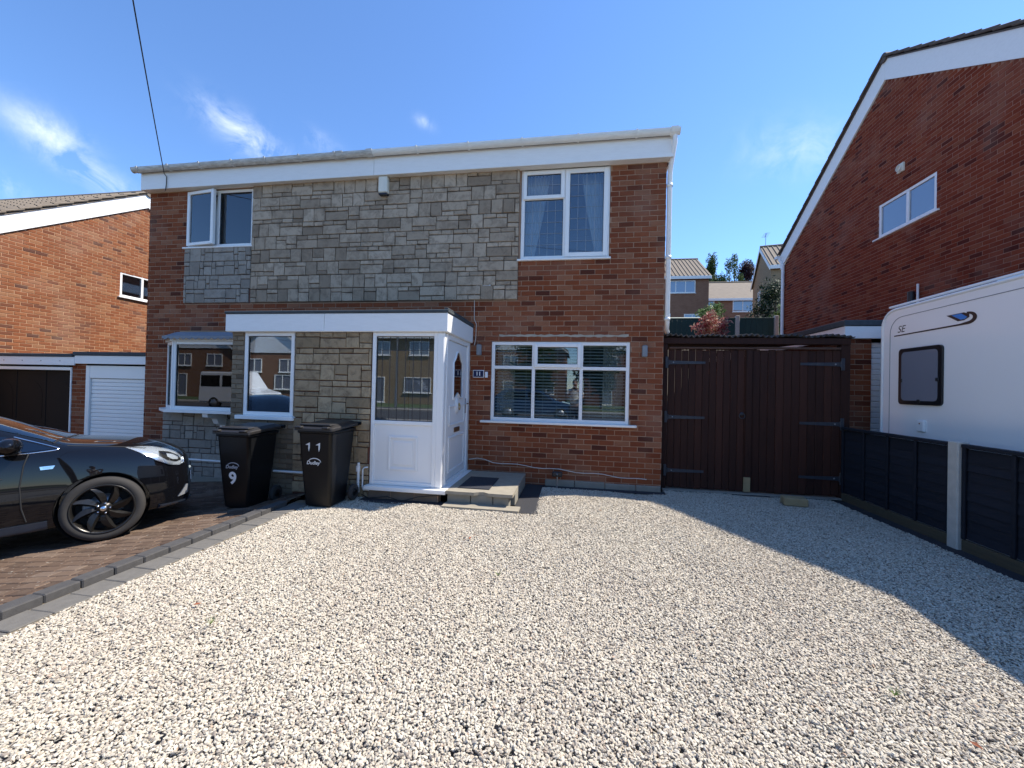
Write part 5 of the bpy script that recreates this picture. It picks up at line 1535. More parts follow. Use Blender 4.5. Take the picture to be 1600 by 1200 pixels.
def wheelie_bin(loc, rz, label, kind):
    b = empty('wheelie_bin', loc, (0, 0, rz)); tag(b, label, 'wheelie bin', 'black wheelie bins in front of the porch')
    put('body', body_me, b)
    lid = MB()
    lo = rounded([(-.245, -.29), (.245, -.29), (.245, .27), (-.245, .27)], .03, 3)
    m_ = rounded([(-.235, -.275), (.235, -.275), (.235, .27), (-.235, .27)], .04, 3)
    t_ = rounded([(-.18, -.20), (.18, -.20), (.185, .25), (-.185, .25)], .05, 3)
    n = len(lo)
    zr = lambda y, z: z + (y + .29) * .055
    rings = [[(x, y, zr(y, .898)) for x, y in lo], [(x, y, zr(y, .925)) for x, y in lo], [(x, y, zr(y, .935)) for x, y in m_], [(x, y, zr(y, .962)) for x, y in t_]]
    vs = sum(rings, []); fs = [(r_ * n + i, r_ * n + (i + 1) % n, (r_ + 1) * n + (i + 1) % n, (r_ + 1) * n + i) for r_ in range(3) for i in range(n)]
    lid.add(vs, fs + [tuple(range(n)), tuple(range(4 * n - 1, 3 * n - 1, -1))])
    lo_ = lid.build('lid', 'bin_lid', b)
    h = MB()
    for x in (-.17, .17): h.bbox(x - .045, x + .045, -.315, -.26, .925, .952, .010)
    h.bbox(-.2, .2, -.25, -.14, .955, .975, .012)
    h.build('lid_grip', 'bin_lid', lo_)
    h = MB(); h.tube([(-.235, .335, .945), (.235, .335, .945)], .022, 10)
    for x in (-.2, .2): h.bbox(x - .02, x + .02, .24, .335, .915, .955, .008)
    h.build('handle', 'bin_plastic', b)
    for x in (-.235, .235):
        w_ = MB(); w_.lathe([(.0, -.022), (.06, -.024), (.09, -.024), (.10, -.015), (.10, .015), (.09, .024), (.06, .024), (0, .022)], 22, 'x', (x, .20, .10)); wo_ = w_.build('wheel', 'rubber', b)
        w_ = MB(); w_.lathe([(0, -.027), (.045, -.027), (.05, -.02), (.05, .02), (.045, .027), (0, .027)], 16, 'x', (x, .20, .10)); w_.build('hub', 'bin_plastic', wo_)
    h = MB(); h.tube([(-.24, .20, .10), (.24, .20, .10)], .012, 8); h.build('axle', 'metal_grey', b)
    # front face is tilted: y at height z
    fy = lambda z: -(.17 + (z - .02) * (.245 - .17) / .84) - .0015
    til = R(90) + math.atan((.245 - .17) / .84)
    def logo(z, mat, s_=1.0):
        text('council_logo', 'Dudley', .058 * s_, mat, b, (-.03, fy(z) - .002, z), (til, 0, 0), shear=.2, bold=.001)
        a = MB(); pts = []
        for k in range(13):
            q = R(158 - 150 * k / 12); pts.append((.085 * math.cos(q) * s_ - .0, .055 * math.sin(q) * s_))
        inn = [(u * .93, v * .84) for u, v in pts[::-1]]
        a.prism([(u - .01, z + v + .004) for u, v in pts + inn], fy(z + .05) - .001, fy(z + .05) + .0005, 'y'); a.build('logo_arc', mat, b)
    if kind == 9:
        logo(.50, 'sticker_dull', .95)
        text('number', '9', .20, 'sticker', b, (-.02, fy(.36) - .003, .36), (til, 0, 0), bold=.006)
    else:
        logo(.52, 'sticker', 1.0)
        for x in (-.085, .045):
            a = MB(); zc = .70
            a.prism([(x - .03, zc + .028), (x + .012, zc + .055), (x + .022, zc + .06), (x + .022, zc + .0), (x + .012, zc - .045), (x + .004, zc - .01), (x + .004, zc + .03), (x - .028, zc + .036)], fy(zc + .055) - .002, fy(zc + .055) + .0006, 'y')
            a.build('digit', 'sticker', b)
    return b
wheelie_bin((-4.0, 4.46, drive_z(-4.0) + .004), R(2), 'black wheelie bin marked 9 standing on the block paving', 9)
wheelie_bin((-2.955, 4.50, .006), R(-1), 'black wheelie bin with two white hand-drawn ones standing on the gravel edge', 11)

# ================================================================ black hatchback on the neighbour's drive
car = empty('parked_car', (0, 0, 0)); tag(car, 'black hatchback with dark alloy wheels parked on the block paving', 'car')
ST = [
 (.83, [(.30, .20), (.36, .23), (.40, .34), (.41, .45), (.38, .57), (.30, .63), (.16, .65), .655]),
 (.75, [(.50, .175), (.585, .21), (.625, .34), (.64, .47), (.605, .61), (.50, .69), (.27, .725), .735]),
 (.60, [(.66, .17), (.735, .21), (.765, .36), (.775, .50), (.745, .66), (.63, .755), (.33, .80), .815]),
 (.35, [(.76, .17), (.825, .21), (.848, .36), (.852, .53), (.825, .73), (.71, .835), (.38, .885), .90]),
 (0.0, [(.76, .17), (.84, .20), (.866, .36), (.870, .57), (.847, .79), (.745, .895), (.40, .95), .962]),
 (-.25, [(.76, .17), (.84, .20), (.862, .36), (.868, .59), (.848, .845), (.765, .945), (.43, 1.0), 1.015]),
 (-.36, [(.76, .17), (.84, .20), (.860, .36), (.867, .60), (.848, .875), (.755, 1.00), (.44, 1.065), 1.08]),
 (-.70, [(.76, .17), (.84, .20), (.858, .36), (.866, .61), (.847, .895), (.705, 1.15), (.43, 1.235), 1.255]),
 (-1.10, [(.76, .17), (.84, .20), (.857, .36), (.865, .62), (.847, .905), (.660, 1.315), (.41, 1.40), 1.42]),
 (-1.50, [(.76, .17), (.84, .20), (.857, .36), (.866, .62), (.847, .915), (.640, 1.375), (.40, 1.455), 1.475]),
 (-2.00, [(.76, .17), (.84, .20), (.858, .36), (.868, .62), (.846, .935), (.630, 1.375), (.39, 1.455), 1.475]),
 (-2.50, [(.76, .17), (.84, .20), (.858, .38), (.868, .64), (.840, .965), (.610, 1.33), (.38, 1.41), 1.43]),
 (-2.90, [(.72, .20), (.81, .24), (.835, .40), (.84, .66), (.80, .985), (.590, 1.25), (.36, 1.33), 1.35]),
 (-3.12, [(.66, .24), (.74, .28), (.77, .42), (.775, .68), (.735, .92), (.60, 1.02), (.36, 1.06), 1.07]),
 (-3.20, [(.55, .28), (.64, .32), (.68, .44), (.68, .66), (.64, .86), (.52, .93), (.30, .95), .955]),
]
bm = bmesh.new(); rings = []
for x, pr in ST:
    # short upright nose, high bonnet
    if x > .1: x = x * .86
    if x > -.3:
        up_ = .045 * min(1, (x + .3) / .5)
        pr = pr[:4] + [(pr[4][0], pr[4][1] + up_), (pr[5][0] + .02, pr[5][1] + up_), (pr[6][0], pr[6][1] + up_), pr[7] + up_]
    half = [(0, pr[0][1])] + pr[:-1] + [(0, pr[-1])]
    ring = [(x, y, z) for y, z in half] + [(x, -y, z) for y, z in half[-2:0:-1]]
    rings.append([bm.verts.new(p) for p in ring])
n = len(rings[0])
for a, b in zip(rings, rings[1:]):
    for i in range(n): bm.faces.new((a[i], a[(i + 1) % n], b[(i + 1) % n], b[i]))
bm.faces.new(rings[0]); bm.faces.new(rings[-1][::-1])
bmesh.ops.recalc_face_normals(bm, faces=bm.faces)
cl = bm.edges.layers.float.new('crease_edge')
for k, ring in enumerate(rings):
    pass
for a, b in zip(rings, rings[1:]):
    for i in (2, n - 2):
        e = bm.edges.get((a[i], b[i]))
        if e: e[cl] = .5
    for i in (5, n - 5):
        e = bm.edges.get((a[i], b[i]))
        if e: e[cl] = .25
me = bpy.data.meshes.new('body'); bm.to_mesh(me); bm.free()
me.materials.append(MAT['paint_black'])
tmp = bpy.data.objects.new('body', me); COL.objects.link(tmp)
md = tmp.modifiers.new('s', 'SUBSURF'); md.levels = 3; md.render_levels = 3
cutters = []
for xx in (0, -2.51):
    for s_ in (-1, 1):
        c_ = MB(); c_.lathe([(0, -.20), (.338, -.20), (.338, .20), (0, .20)], 40, 'y', smooth=False); co = c_.build('cutter', None, None, (xx, s_ * .86, .315)); cutters.append(co)
        mdb = tmp.modifiers.new('b', 'BOOLEAN'); mdb.object = co; mdb.operation = 'DIFFERENCE'; mdb.solver = 'EXACT'
bpy.context.view_layer.update()
dg = bpy.context.evaluated_depsgraph_get()
me2 = bpy.data.meshes.new_from_object(tmp.evaluated_get(dg))
me2.materials.clear(); me2.materials.append(MAT['paint_black'])
for c_ in cutters: bpy.data.objects.remove(c_)
bpy.data.objects.remove(tmp)
for p_ in me2.polygons: p_.use_smooth = True
try: me2.set_sharp_from_angle(angle=R(40))
except Exception: pass
put('body', me2, car)
bmt = bmesh.new(); bmt.from_mesh(me2); bvh = BVHTree.FromBMesh(bmt); bmt.free()
def hit(P, d):
    r_ = bvh.ray_cast(Vector(P), Vector(d)); return r_[0], r_[1]
def patch(name, outline, e1, e2, d, off, mat, parent=car, cuts=3, smooth=True):
    e1, e2, d = Vector(e1), Vector(e2), Vector(d).normalized()
    bm = bmesh.new()
    vs = [bm.verts.new((a, b, 0)) for a, b in outline]
    bm.faces.new(vs)
    bmesh.ops.triangulate(bm, faces=bm.faces)
    for _ in range(cuts):
        bmesh.ops.subdivide_edges(bm, edges=[e for e in bm.edges if e.calc_length() > .03], cuts=1, use_grid_fill=True)
        bmesh.ops.triangulate(bm, faces=bm.faces)
    last = None
    for v in bm.verts:
        P = e1 * v.co.x + e2 * v.co.y - d * 4
        h_, nn = hit(P, d)
        if h_ is None: h_, nn = (last or (P + d * 3.2, -d))
        last = (h_, nn)
        v.co = h_ - d * off
    bmesh.ops.recalc_face_normals(bm, faces=bm.faces)
    ex = bmesh.ops.extrude_face_region(bm, geom=bm.faces[:])
    for v in [g_ for g_ in ex['geom'] if isinstance(g_, bmesh.types.BMVert)]: v.co += d * (off + .006)
    bmesh.ops.recalc_face_normals(bm, faces=bm.faces)
    me = bpy.data.meshes.new(name); bm.to_mesh(me); bm.free(); me.materials.append(MAT[mat])
    for p_ in me.polygons: p_.use_smooth = smooth
    try: me.set_sharp_from_angle(angle=R(40))
    except Exception: pass
    return put(name, me, parent)
def seam(name, pts, e1, e2, d, r_, mat, off=0.0, dens=6):
    e1, e2, d = Vector(e1), Vector(e2), Vector(d).normalized()
    path = []
    for (a, b), (a2, b2) in zip(pts, pts[1:]):
        for k in range(dens):
            s_ = k / dens; P = e1 * (a + (a2 - a) * s_) + e2 * (b + (b2 - b) * s_) - d * 4
            h_, nn = hit(P, d)
            if h_ is not None: path.append(h_ - d * off)
    if len(path) > 2: MB().tube(path, r_, 6).build(name, mat, car)
for sg in (-1, 1):
    S = ((1, 0, 0), (0, 0, 1), (0, -sg, 0))
    patch('quarter_window', [(-.31, .925), (-.62, 1.068), (-.66, 1.072), (-.665, .915)], *S, .004, 'glass_car')
    patch('door_window', [(-.725, .918), (-.725, 1.10), (-1.0, 1.235), (-1.3, 1.305), (-1.78, 1.315), (-1.78, .94)], *S, .004, 'glass_car')
    patch('rear_window', [(-1.86, .945), (-1.86, 1.315), (-2.3, 1.29), (-2.62, 1.20), (-2.70, 1.06), (-2.5, .985)], *S, .004, 'glass_car')
    seam('window_trim', [(-.66, .905), (-.45, .905), (-.31, .912), (-.285, .925), (-.31, .938), (-.62, 1.085)], *S, .006, 'chrome')
    seam('window_trim', [(-.70, .905), (-1.3, .915), (-1.8, .925), (-2.5, .965)], *S, .005, 'chrome')
    seam('door_seam', [(-.47, .905), (-.50, .80), (-.525, .62), (-.52, .42), (-.49, .27)], *S, .006, 'cable_black')
    seam('door_seam', [(-1.82, .92), (-1.83, .70), (-1.86, .45), (-1.84, .27)], *S, .006, 'cable_black')
    seam('body_crease', [(-.62, .70), (-1.2, .735), (-1.8, .76)], *S, .004, 'cable_black')
    patch('side_skirt', [(-.37, .195), (-.37, .275), (-2.12, .275), (-2.12, .195)], *S, .016, 'paint_skirt', cuts=4)
    patch('door_handle', [(-1.55, .80), (-1.55, .83), (-1.74, .835), (-1.74, .805)], *S, .03, 'paint_black')
    rp_ = patch('side_repeater', [(-.325, .745), (-.31, .775), (-.405, .775), (-.40, .745)], *S, .007, 'chrome')
    patch('lens', [(-.34, .751), (-.33, .769), (-.388, .769), (-.386, .751)], *S, .009, 'glass_lamp', rp_)
    th = R(33)
    F = ((math.cos(th), -sg * -math.sin(th) * 1, 0), (0, 0, 1), (-math.sin(th), -sg * math.cos(th), 0))
    F = (Vector((math.cos(th), -sg * math.sin(th), 0)), Vector((0, 0, 1)), Vector((-math.sin(th), -sg * math.cos(th), 0)))
    hl_out = [(-.27, .872), (-.15, .868), (-.03, .85), (.08, .812), (.16, .765), (.205, .70), (.195, .64), (.12, .62), (.01, .64), (-.09, .70), (-.18, .785)]
    hl = patch('headlight', hl_out, *F, .003, 'headlight_reflector')
    patch('lamp_surround', [(-.03, .80), (.07, .775), (.155, .72), (.165, .67), (.10, .66), (.0, .695), (-.06, .75)], *F, .006, 'alloy_black', hl)
    patch('lamp', [(.02, .765), (.09, .745), (.135, .71), (.125, .68), (.05, .695), (.01, .73)], *F, .009, 'headlight_reflector', hl)
    patch('lens', hl_out, *F, .013, 'glass_lamp', hl)
    patch('fog_bezel', [(.10, .275), (.22, .385), (.265, .38), (.26, .285)], *F, .008, 'headlight_reflector')
    patch('splitter', [(-.10, .185), (-.09, .235), (.15, .225), (.40, .225), (.40, .185)], *F, .03, 'paint_skirt')
    mr = MB(); mr.lathe([(0, -.12), (.045, -.105), (.075, -.05), (.082, .02), (.07, .08), (.04, .105), (0, .11)], 18, 'y')
    mo = mr.build('door_mirror', 'paint_black', car, (-.56, sg * .985, .985)); mo.scale = (1.0, 1.0, .92)
    MB().bbox(-.04, .05, -.10 if sg > 0 else -.02, .02 if sg > 0 else .10, -.085, -.045, .012).build('mirror_arm', 'black_plastic', mo, (0, -sg * .05, 0))
    B = (Vector((1, 0, 0)), Vector((0, -sg * -.6, .8)), Vector((0, -sg * .8, -.6)))
    Bd = Vector((0, -sg * .8, -.6)); e2b = Vector((0, -sg * .6 * -1 * -1, .8)) if False else Vector((0, -sg * .6, .8))
    pt = lambda x, y, z: (x, Vector((0, sg * y, z)).dot(e2b))
    seam('bonnet_seam', [pt(-.24, .76, .955), pt(.0, .74, .90), pt(.2, .715, .86), pt(.34, .69, .825)], Vector((1, 0, 0)), e2b, Bd, .005, 'cable_black')
e2w, dw = Vector((-.8, 0, .6)), Vector((-.6, 0, -.8))
patch('windscreen', [(-.70, .86), (-.35, .815), (0, .80), (.35, .815), (.70, .86), (.585, 1.68), (0, 1.71), (-.585, 1.68)], Vector((0, 1, 0)), e2w, dw, .004, 'glass_screen', cuts=4)
seam('cowl', [(-.73, .85), (-.35, .80), (0, .785), (.35, .80), (.73, .85)], Vector((0, 1, 0)), e2w, dw, .007, 'black_plastic')
G_ = (Vector((0, 1, 0)), Vector((0, 0, 1)), Vector((-1, 0, 0)))
patch('grille', [(-.33, .36), (.33, .36), (.38, .50), (-.38, .50)], *G_, .006, 'black_plastic')
seam('grille_bar', [(-.34, .55), (0, .545), (.34, .55)], *G_, .016, 'chrome')
patch('number_plate', [(-.26, .39), (.26, .39), (.26, .49), (-.26, .49)], *G_, .014, 'white_paint')
# arch liners and wheels
for xx in (0, -2.51):
    for sg in (-1, 1):
        ln = MB(); ln.lathe([(.334, -.145), (.334, .17), (0, .17)] if sg < 0 else [(.334, .145), (.334, -.17), (0, -.17)], 32, 'y'); ln.build('arch_liner', 'dark_inside', car, (xx, sg * .70, .315))
def wheel(xx, sg, steer=0):
    w_ = empty('wheel', (xx, sg * .80, .305), (0, 0, steer if sg < 0 else PI + steer), car)
    ty = MB(); ty.lathe([(.225, -.085), (.255, -.098), (.285, -.094), (.30, -.078), (.304, -.05), (.304, .05), (.30, .078), (.285, .09), (.225, .085)], 48, 'y'); ty.build('tyre', 'tyre', w_)
    rm = MB(); rm.lathe([(.226, -.086), (.236, -.092), (.232, -.097), (.222, -.094), (.212, -.075), (.205, -.02), (.205, .085)], 48, 'y'); rm.build('rim', 'alloy_face', w_)
    dk = MB(); dk.lathe([(0, -.0), (.135, -.0), (.135, .012), (0, .012)], 32, 'y'); dk.build('brake_disc', 'metal_grey', w_)
    dk = MB(); dk.bbox(-.15, -.08, -.03, .03, -.05, .05, .01); dk.build('brake_caliper', 'grey_plastic', w_)
    bk = MB(); bk.lathe([(0, .03), (.205, .03)], 32, 'y'); bk.build('backing', 'dark_inside', w_)
    for k in range(8):
        a0 = 2 * PI * k / 8
        sp_ = MB(); secs = []
        for i in range(6):
            s_ = i / 5; rr_ = .045 + (.218 - .045) * s_
            ang = a0 + .35 * s_ ** 1.3
            wd = .020 + .016 * math.sin(PI * min(s_ * 1.1, 1)) 
            yb = -.062 - .030 * s_ ** .7 + (.0)
            tx, tz = -math.sin(ang), math.cos(ang)
            cxx, czz = rr_ * math.cos(ang), rr_ * math.sin(ang)
            secs.append([(cxx - tx * wd, yb + .012, czz - tz * wd), (cxx + tx * wd * .4, yb - .006, czz + tz * wd * .4), (cxx + tx * wd, yb + .02, czz + tz * wd), (cxx, yb + .034, czz)])
        vs = sum(secs, []); fs = [(i * 4 + j, i * 4 + (j + 1) % 4, (i + 1) * 4 + (j + 1) % 4, (i + 1) * 4 + j) for i in range(5) for j in range(4)] + [(0, 1, 2, 3), (23, 22, 21, 20)]
        sp_.add(vs, fs); sp_.build('spoke', 'alloy_face' if k % 2 else 'alloy_black', w_)
    hb = MB(); hb.lathe([(0, -.082), (.028, -.080), (.034, -.07), (.062, -.066), (.066, -.04)], 20, 'y'); hb.build('hub', 'alloy_black', w_)
    hc = MB(); hc.lathe([(0, -.085), (.022, -.083), (.024, -.079)], 16, 'y'); hc.build('hub_cap', 'chrome', w_)
    for k in range(5):
        a = 2 * PI * k / 5; nb = MB(); nb.lathe([(0, -.076), (.008, -.075), (.009, -.06)], 8, 'y', (.048 * math.cos(a), 0, .048 * math.sin(a))); nb.build('wheel_nut', 'chrome', w_)
for xx in (0, -2.51):
    for sg in (-1, 1): wheel(xx, sg, R(-4) if xx == 0 else 0)
CTH = R(38)                                    # heading, measured from +Y towards +X
hv = Vector((math.sin(CTH), math.cos(CTH), 0)); rv_ = Vector((math.cos(CTH), -math.sin(CTH), 0))
wheel_at = Vector((-4.50, 3.30, 0))            # right front wheel, outer face
o_ = wheel_at - rv_ * .86
# the car sits on the fall of the drive
gp = lambda v: Vector((v.x, v.y, drive_z(v.x)))
cFR, cFL, cRR, cRL = (gp(o_ + rv_ * s_ * .78 - hv * l_) for s_, l_ in ((1, 0), (-1, 0), (1, 2.51), (-1, 2.51)))
ax = ((cFR + cFL) / 2 - (cRR + cRL) / 2).normalized()
ay = ((cFL - cFR) + (cRL - cRR)).normalized()
az = ax.cross(ay).normalized(); ay = az.cross(ax)
cmx = Matrix((ax, ay, az)).transposed().to_4x4(); cmx.translation = (cFR + cFL) / 2 + Vector((0, 0, .012))
car.matrix_world = cmx

# ================================================================ gardens and houses on the hillside behind
def leaf_mass(name, mat, blobs, count, size, parent, seed, loc=(0, 0, 0)):
    rr = random.Random(seed); mb = MB()
    tot = sum(b[3] * b[4] * b[5] for b in blobs)
    for (bx, by, bz, rx, ry_, rz_) in blobs:
        for _ in range(max(6, int(count * rx * ry_ * rz_ / tot))):
            th, ph = rr.uniform(0, 2 * PI), math.acos(rr.uniform(-1, 1)); r_ = rr.random() ** .4
            p = Vector((bx + rx * r_ * math.sin(ph) * math.cos(th), by + ry_ * r_ * math.sin(ph) * math.sin(th), bz + rz_ * r_ * math.cos(ph)))
            s_ = size * rr.uniform(.6, 1.4)
            a = Vector((rr.gauss(0, 1), rr.gauss(0, 1), rr.gauss(0, 1))).normalized(); b = a.orthogonal().normalized() * .5
            q = a.cross(b).normalized() * .12
            mb.add([p - a * s_ * .5, p + b * s_ * .5 + q * s_, p + a * s_ * .5, p - b * s_ * .5 + q * s_], [(0, 1, 2, 3)])
    return mb.build(name, mat, parent, loc, fix=False)
def blobs_round(rr, n, w_, h_, z0, spread=.62, br=.42):
    out = []
    for _ in range(n):
        th = rr.uniform(0, 2 * PI); r_ = rr.random() ** .5 * w_ * spread; z = z0 + h_ * rr.uniform(.12, .95)
        k = 1 - abs((z - z0) / h_ - .45) * .9
        out.append((r_ * k * math.cos(th), r_ * k * math.sin(th), z, w_ * br * rr.uniform(.6, 1.1), w_ * br * rr.uniform(.6, 1.1), h_ * .16 * rr.uniform(.7, 1.3)))
    return out
def tree(name, label, loc, w_, h_, trunk_h, mat, count, size, seed, cat='tree', group=None, n=26, spread=.62, br=.42):
    rr = random.Random(seed)
    t_ = empty(name, loc); tag(t_, label, cat, group)
    mb = MB(); mb.tube([(0, 0, -.4), (.05 * w_, 0, trunk_h * .6), (0, .04 * w_, trunk_h + h_ * .5)], .035 * h_ ** .8, 8, r1=.01 * h_ ** .6)
    bl = blobs_round(rr, n, w_, h_, trunk_h, spread, br)
    for b in bl[:9]: mb.tube([(0, 0, trunk_h * .9 + .1 * h_ * rr.random()), (b[0] * .5, b[1] * .5, (b[2] + trunk_h) / 2), (b[0], b[1], b[2])], .012 * h_ ** .8, 5, r1=.004 * h_ ** .6)
    mb.build('trunk', 'bark', t_)
    leaf_mass('crown', mat, bl, count, size, t_, seed + 1)
    return t_
# green fence panels on the terrace
gfence = empty('garden_fence', (0, 0, 0)); tag(gfence, 'dark green garden fence with pale concrete posts beyond the lean-to roof', 'fence')
for k, (a, b, lab) in enumerate(((1.6, 5.44, 'dark green garden fence panel behind the pink shrub'), (5.58, 6.68, 'dark green garden fence panel between two concrete posts'))):
    f = empty('panel', (a, 15, 0), None, gfence)
    n = int((b - a) / .16)
    for i in range(n): 
        o = MB().bbox(i * (b - a) / n + .002, (i + 1) * (b - a) / n - .002, -.01, .012, 2.6, 4.02, .004).build('board', 'green_fence', f)
    MB().bbox(0, b - a, -.02, .02, 4.02, 4.06, .004).build('cap_rail', 'green_fence', f)
for x, lab in ((5.51, 'pale concrete post in the green garden fence'), (6.75, 'pale concrete post at the end of the green garden fence')):
    MB().bbox(x - .06, x + .06, 14.94, 15.06, 2.4, 4.13, .01).build('post', 'concrete_post', gfence)
tree('garden_shrub', 'pink and red leaved shrub above the lean-to roof', (3.80, 12, ground_z(3.8, 12)), .62, 1.15, 1.25, 'leaf_pink', 1500, .11, 71, 'shrub', n=22)
tree('garden_shrub', 'bright green bush behind the pink shrub', (5.45, 17.5, ground_z(5, 17.5)), .95, 1.2, .4, 'leaf_bright', 1100, .14, 72, 'shrub')
tree('conifer', 'dense dark evergreen bush beside the tall gable downpipe', (7.75, 17.2, ground_z(7, 17)), 1.15, 2.4, .2, 'leaf_dark', 2600, .13, 73, 'bush')
tree('garden_shrub', 'yellow green shrub at the end of the green garden fence', (7.55, 16.0, ground_z(7, 16)), .72, 1.1, .4, 'leaf_bright', 1100, .13, 74, 'shrub')
tree('garden_shrub', 'small olive bush beside the white downpipe of the brick house', (3.45, 17.5, ground_z(3.5, 17.5)), .55, .9, .4, 'leaf_bright', 600, .12, 75, 'shrub')
sh = empty('garden_shed', (3.2, 18, ground_z(4, 18))); tag(sh, 'garden shed with a pale green felt roof behind the green fence', 'shed')
MB().bbox(0, 2.4, 0, 1.8, 0, .85, .01).build('wall', 'timber_block', sh)
mb = MB(); mb.add([(-.1, -.1, .84), (2.5, -.1, .84), (2.5, 1.9, .84), (-.1, 1.9, .84), (.1, .9, 1.2), (2.3, .9, 1.2)], [(0, 1, 5, 4), (2, 3, 4, 5), (1, 2, 5), (3, 0, 4), (3, 2, 1, 0)]); mb.build('roof', 'shed_felt', sh)

def simple_house(name, label, loc, rz, w_, d_, eave, ridge, wallmat, roofmat, wins, gable_front=False, boards=None, courses=0, base=-4):
    h = empty(name, loc, (0, 0, rz)); tag(h, label, 'house')
    mb = MB()
    if not gable_front:
        mb.quad((0, 0, base), (w_, 0, base), (w_, 0, eave), (0, 0, eave)); mb.quad((w_, d_, base), (0, d_, base), (0, d_, eave), (w_, d_, eave))
        for x, o_ in ((0, 0), (w_, 1)): mb.add([(x, 0, base), (x, d_, base), (x, d_, eave), (x, d_ / 2, ridge), (x, 0, eave)], [(0, 1, 2, 3, 4)])
    else:
        mb.add([(0, 0, base), (w_, 0, base), (w_, 0, eave), (w_ / 2, 0, ridge), (0, 0, eave)], [(0, 1, 2, 3, 4)]); mb.add([(0, d_, base), (w_, d_, base), (w_, d_, eave), (w_ / 2, d_, ridge), (0, d_, eave)], [(0, 1, 2, 3, 4)])
        for x in (0, w_): mb.quad((x, 0, base), (x, d_, base), (x, d_, eave), (x, 0, eave))
    mb.build('wall', wallmat, h, fix=False)
    ro = MB(); ov = .25; t_ = .12
    if not gable_front:
        k = (ridge - eave) / (d_ / 2); nseg = max(1, courses)
        for s_ in (0, 1):
            y_e, y_r = (-ov, d_ / 2) if s_ == 0 else (d_ + ov, d_ / 2)
            ze = eave - ov * k
            ro.add([(-.12, y_e, ze + t_), (w_ + .12, y_e, ze + t_), (w_ + .12, y_r, ridge + t_), (-.12, y_r, ridge + t_), (-.12, y_e, ze), (w_ + .12, y_e, ze), (w_ + .12, y_r, ridge), (-.12, y_r, ridge)],
                   [(0, 1, 2, 3), (7, 6, 5, 4), (0, 4, 5, 1), (1, 5, 6, 2), (2, 6, 7, 3), (3, 7, 4, 0)])
            if courses and s_ == 0:
                for c_ in range(courses):      # raised tile rolls running up the slope
                    x = -.1 + (w_ + .2) * (c_ + .5) / courses
                    ro.tube([(x, y_e, ze + t_ + .01), (x, y_r, ridge + t_ + .01)], .05, 6)
        rob = ro.build('roof', roofmat, h)
        MB().tube([(-.12, d_ / 2, ridge + t_), (w_ + .12, d_ / 2, ridge + t_)], .11, 10).build('ridge', roofmat, rob)
        MB().bbox(-.12, w_ + .12, -ov - .03, -ov, eave - ov * k - .16, eave - ov * k + .10, .01).build('fascia_board', 'fascia_white', h)
        for x in (-.15, w_ + .12):
            for a, b, za, zb in ((-ov, d_ / 2, eave - ov * k, ridge), (d_ + ov, d_ / 2, eave - ov * k, ridge)):
                MB().prism([(a, za - .2), (b, zb - .2), (b, zb + .06), (a, za + .06)], x, x + .03, 'x').build('bargeboard', 'fascia_white', h)
    else:
        k = (ridge - eave) / (w_ / 2)
        for x_e in (-ov, w_ + ov):
            ze = eave - ov * k
            ro.add([(x_e, -.2, ze + t_), (w_ / 2, -.2, ridge + t_), (w_ / 2, d_ + .2, ridge + t_), (x_e, d_ + .2, ze + t_), (x_e, -.2, ze), (w_ / 2, -.2, ridge), (w_ / 2, d_ + .2, ridge), (x_e, d_ + .2, ze)],
                   [(0, 1, 2, 3), (7, 6, 5, 4), (0, 4, 5, 1), (1, 5, 6, 2), (2, 6, 7, 3), (3, 7, 4, 0)])
            MB().prism([(x_e, ze - .15), (w_ / 2, ridge - .15), (w_ / 2, ridge + .02), (x_e, ze + .02)], -.23, -.20, 'y').build('bargeboard', 'fascia_white', h)
        ro.build('roof', roofmat, h)
    if boards:
        zb = boards; kx = (zb - eave) / (ridge - eave) * w_ / 2 if zb > eave else 0
        MB().prism([(kx, zb), (w_ - kx, zb), (w_ / 2, ridge - .05)] if zb > eave else [(0, zb), (w_, zb), (w_, eave), (w_ / 2, ridge - .05), (0, eave)], -.05, -.006, 'y').build('gable_boarding', 'white_paint', h)
    for (face, u0, u1, v0, v1, nm) in wins:
        mb = MB(); frame_rect(mb, u0, u1, v0, v1, .07, -.05, .02)
        for q in range(1, nm): 
            x = u0 + (u1 - u0) * q / nm; mb.bbox(x - .035, x + .035, -.048, .018, v0 + .07, v1 - .07, .005)
        if face == 'f': wv = mb.build('window', 'upvc', h)
        else: wv = mb.build('window', 'upvc', h, (0, 0, 0), (0, 0, R(-90)))
        MB().box(u0 + .06, u1 - .06, -.012, -.008, v0 + .06, v1 - .06).build('pane', 'glass_frost' if face == 'f' and base < -3.9 else 'glass_smoke', wv)
        MB().bbox(u0 - .06, u1 + .06, -.09, -.0, v0 - .06, v0 - .001, .008).build('sill', 'upvc', wv)
    return h
simple_house('hillside_house', 'brown brick house with ribbed tile roof beyond the gates', (2.6, 36, 0), 0, 8.35, 7.5, 11.3, 13.75, 'far_brick_brown', 'roof_tile_brown',
             [('f', 4.9, 7.27, 9.85, 10.9, 3), ('f', 3.4, 5.3, 7.0, 8.1, 2), ('f', 6.4, 7.7, 7.2, 8.05, 2)], courses=26)
simple_house('hillside_house', 'low house with a long plain tile roof between the hillside gables', (11.3, 45, 0), 0, 8.6, 8, 11.35, 13.9, 'far_brick_brown', 'roof_tile_brown',
             [('f', 4.75, 6.7, 9.9, 11.1, 2), ('f', .9, 2.95, 9.9, 11.1, 2)], courses=0)
ch = simple_house('hillside_house', 'buff brick gable house on the hillside next to the tall red gable', (13.13, 30, 0), R(-12), 9, 6.2, 10.3, 12.45, 'far_brick_buff', 'roof_tile_brown',
             [('s', -4.0, -3.3, 8.2, 9.3, 1)], courses=30)
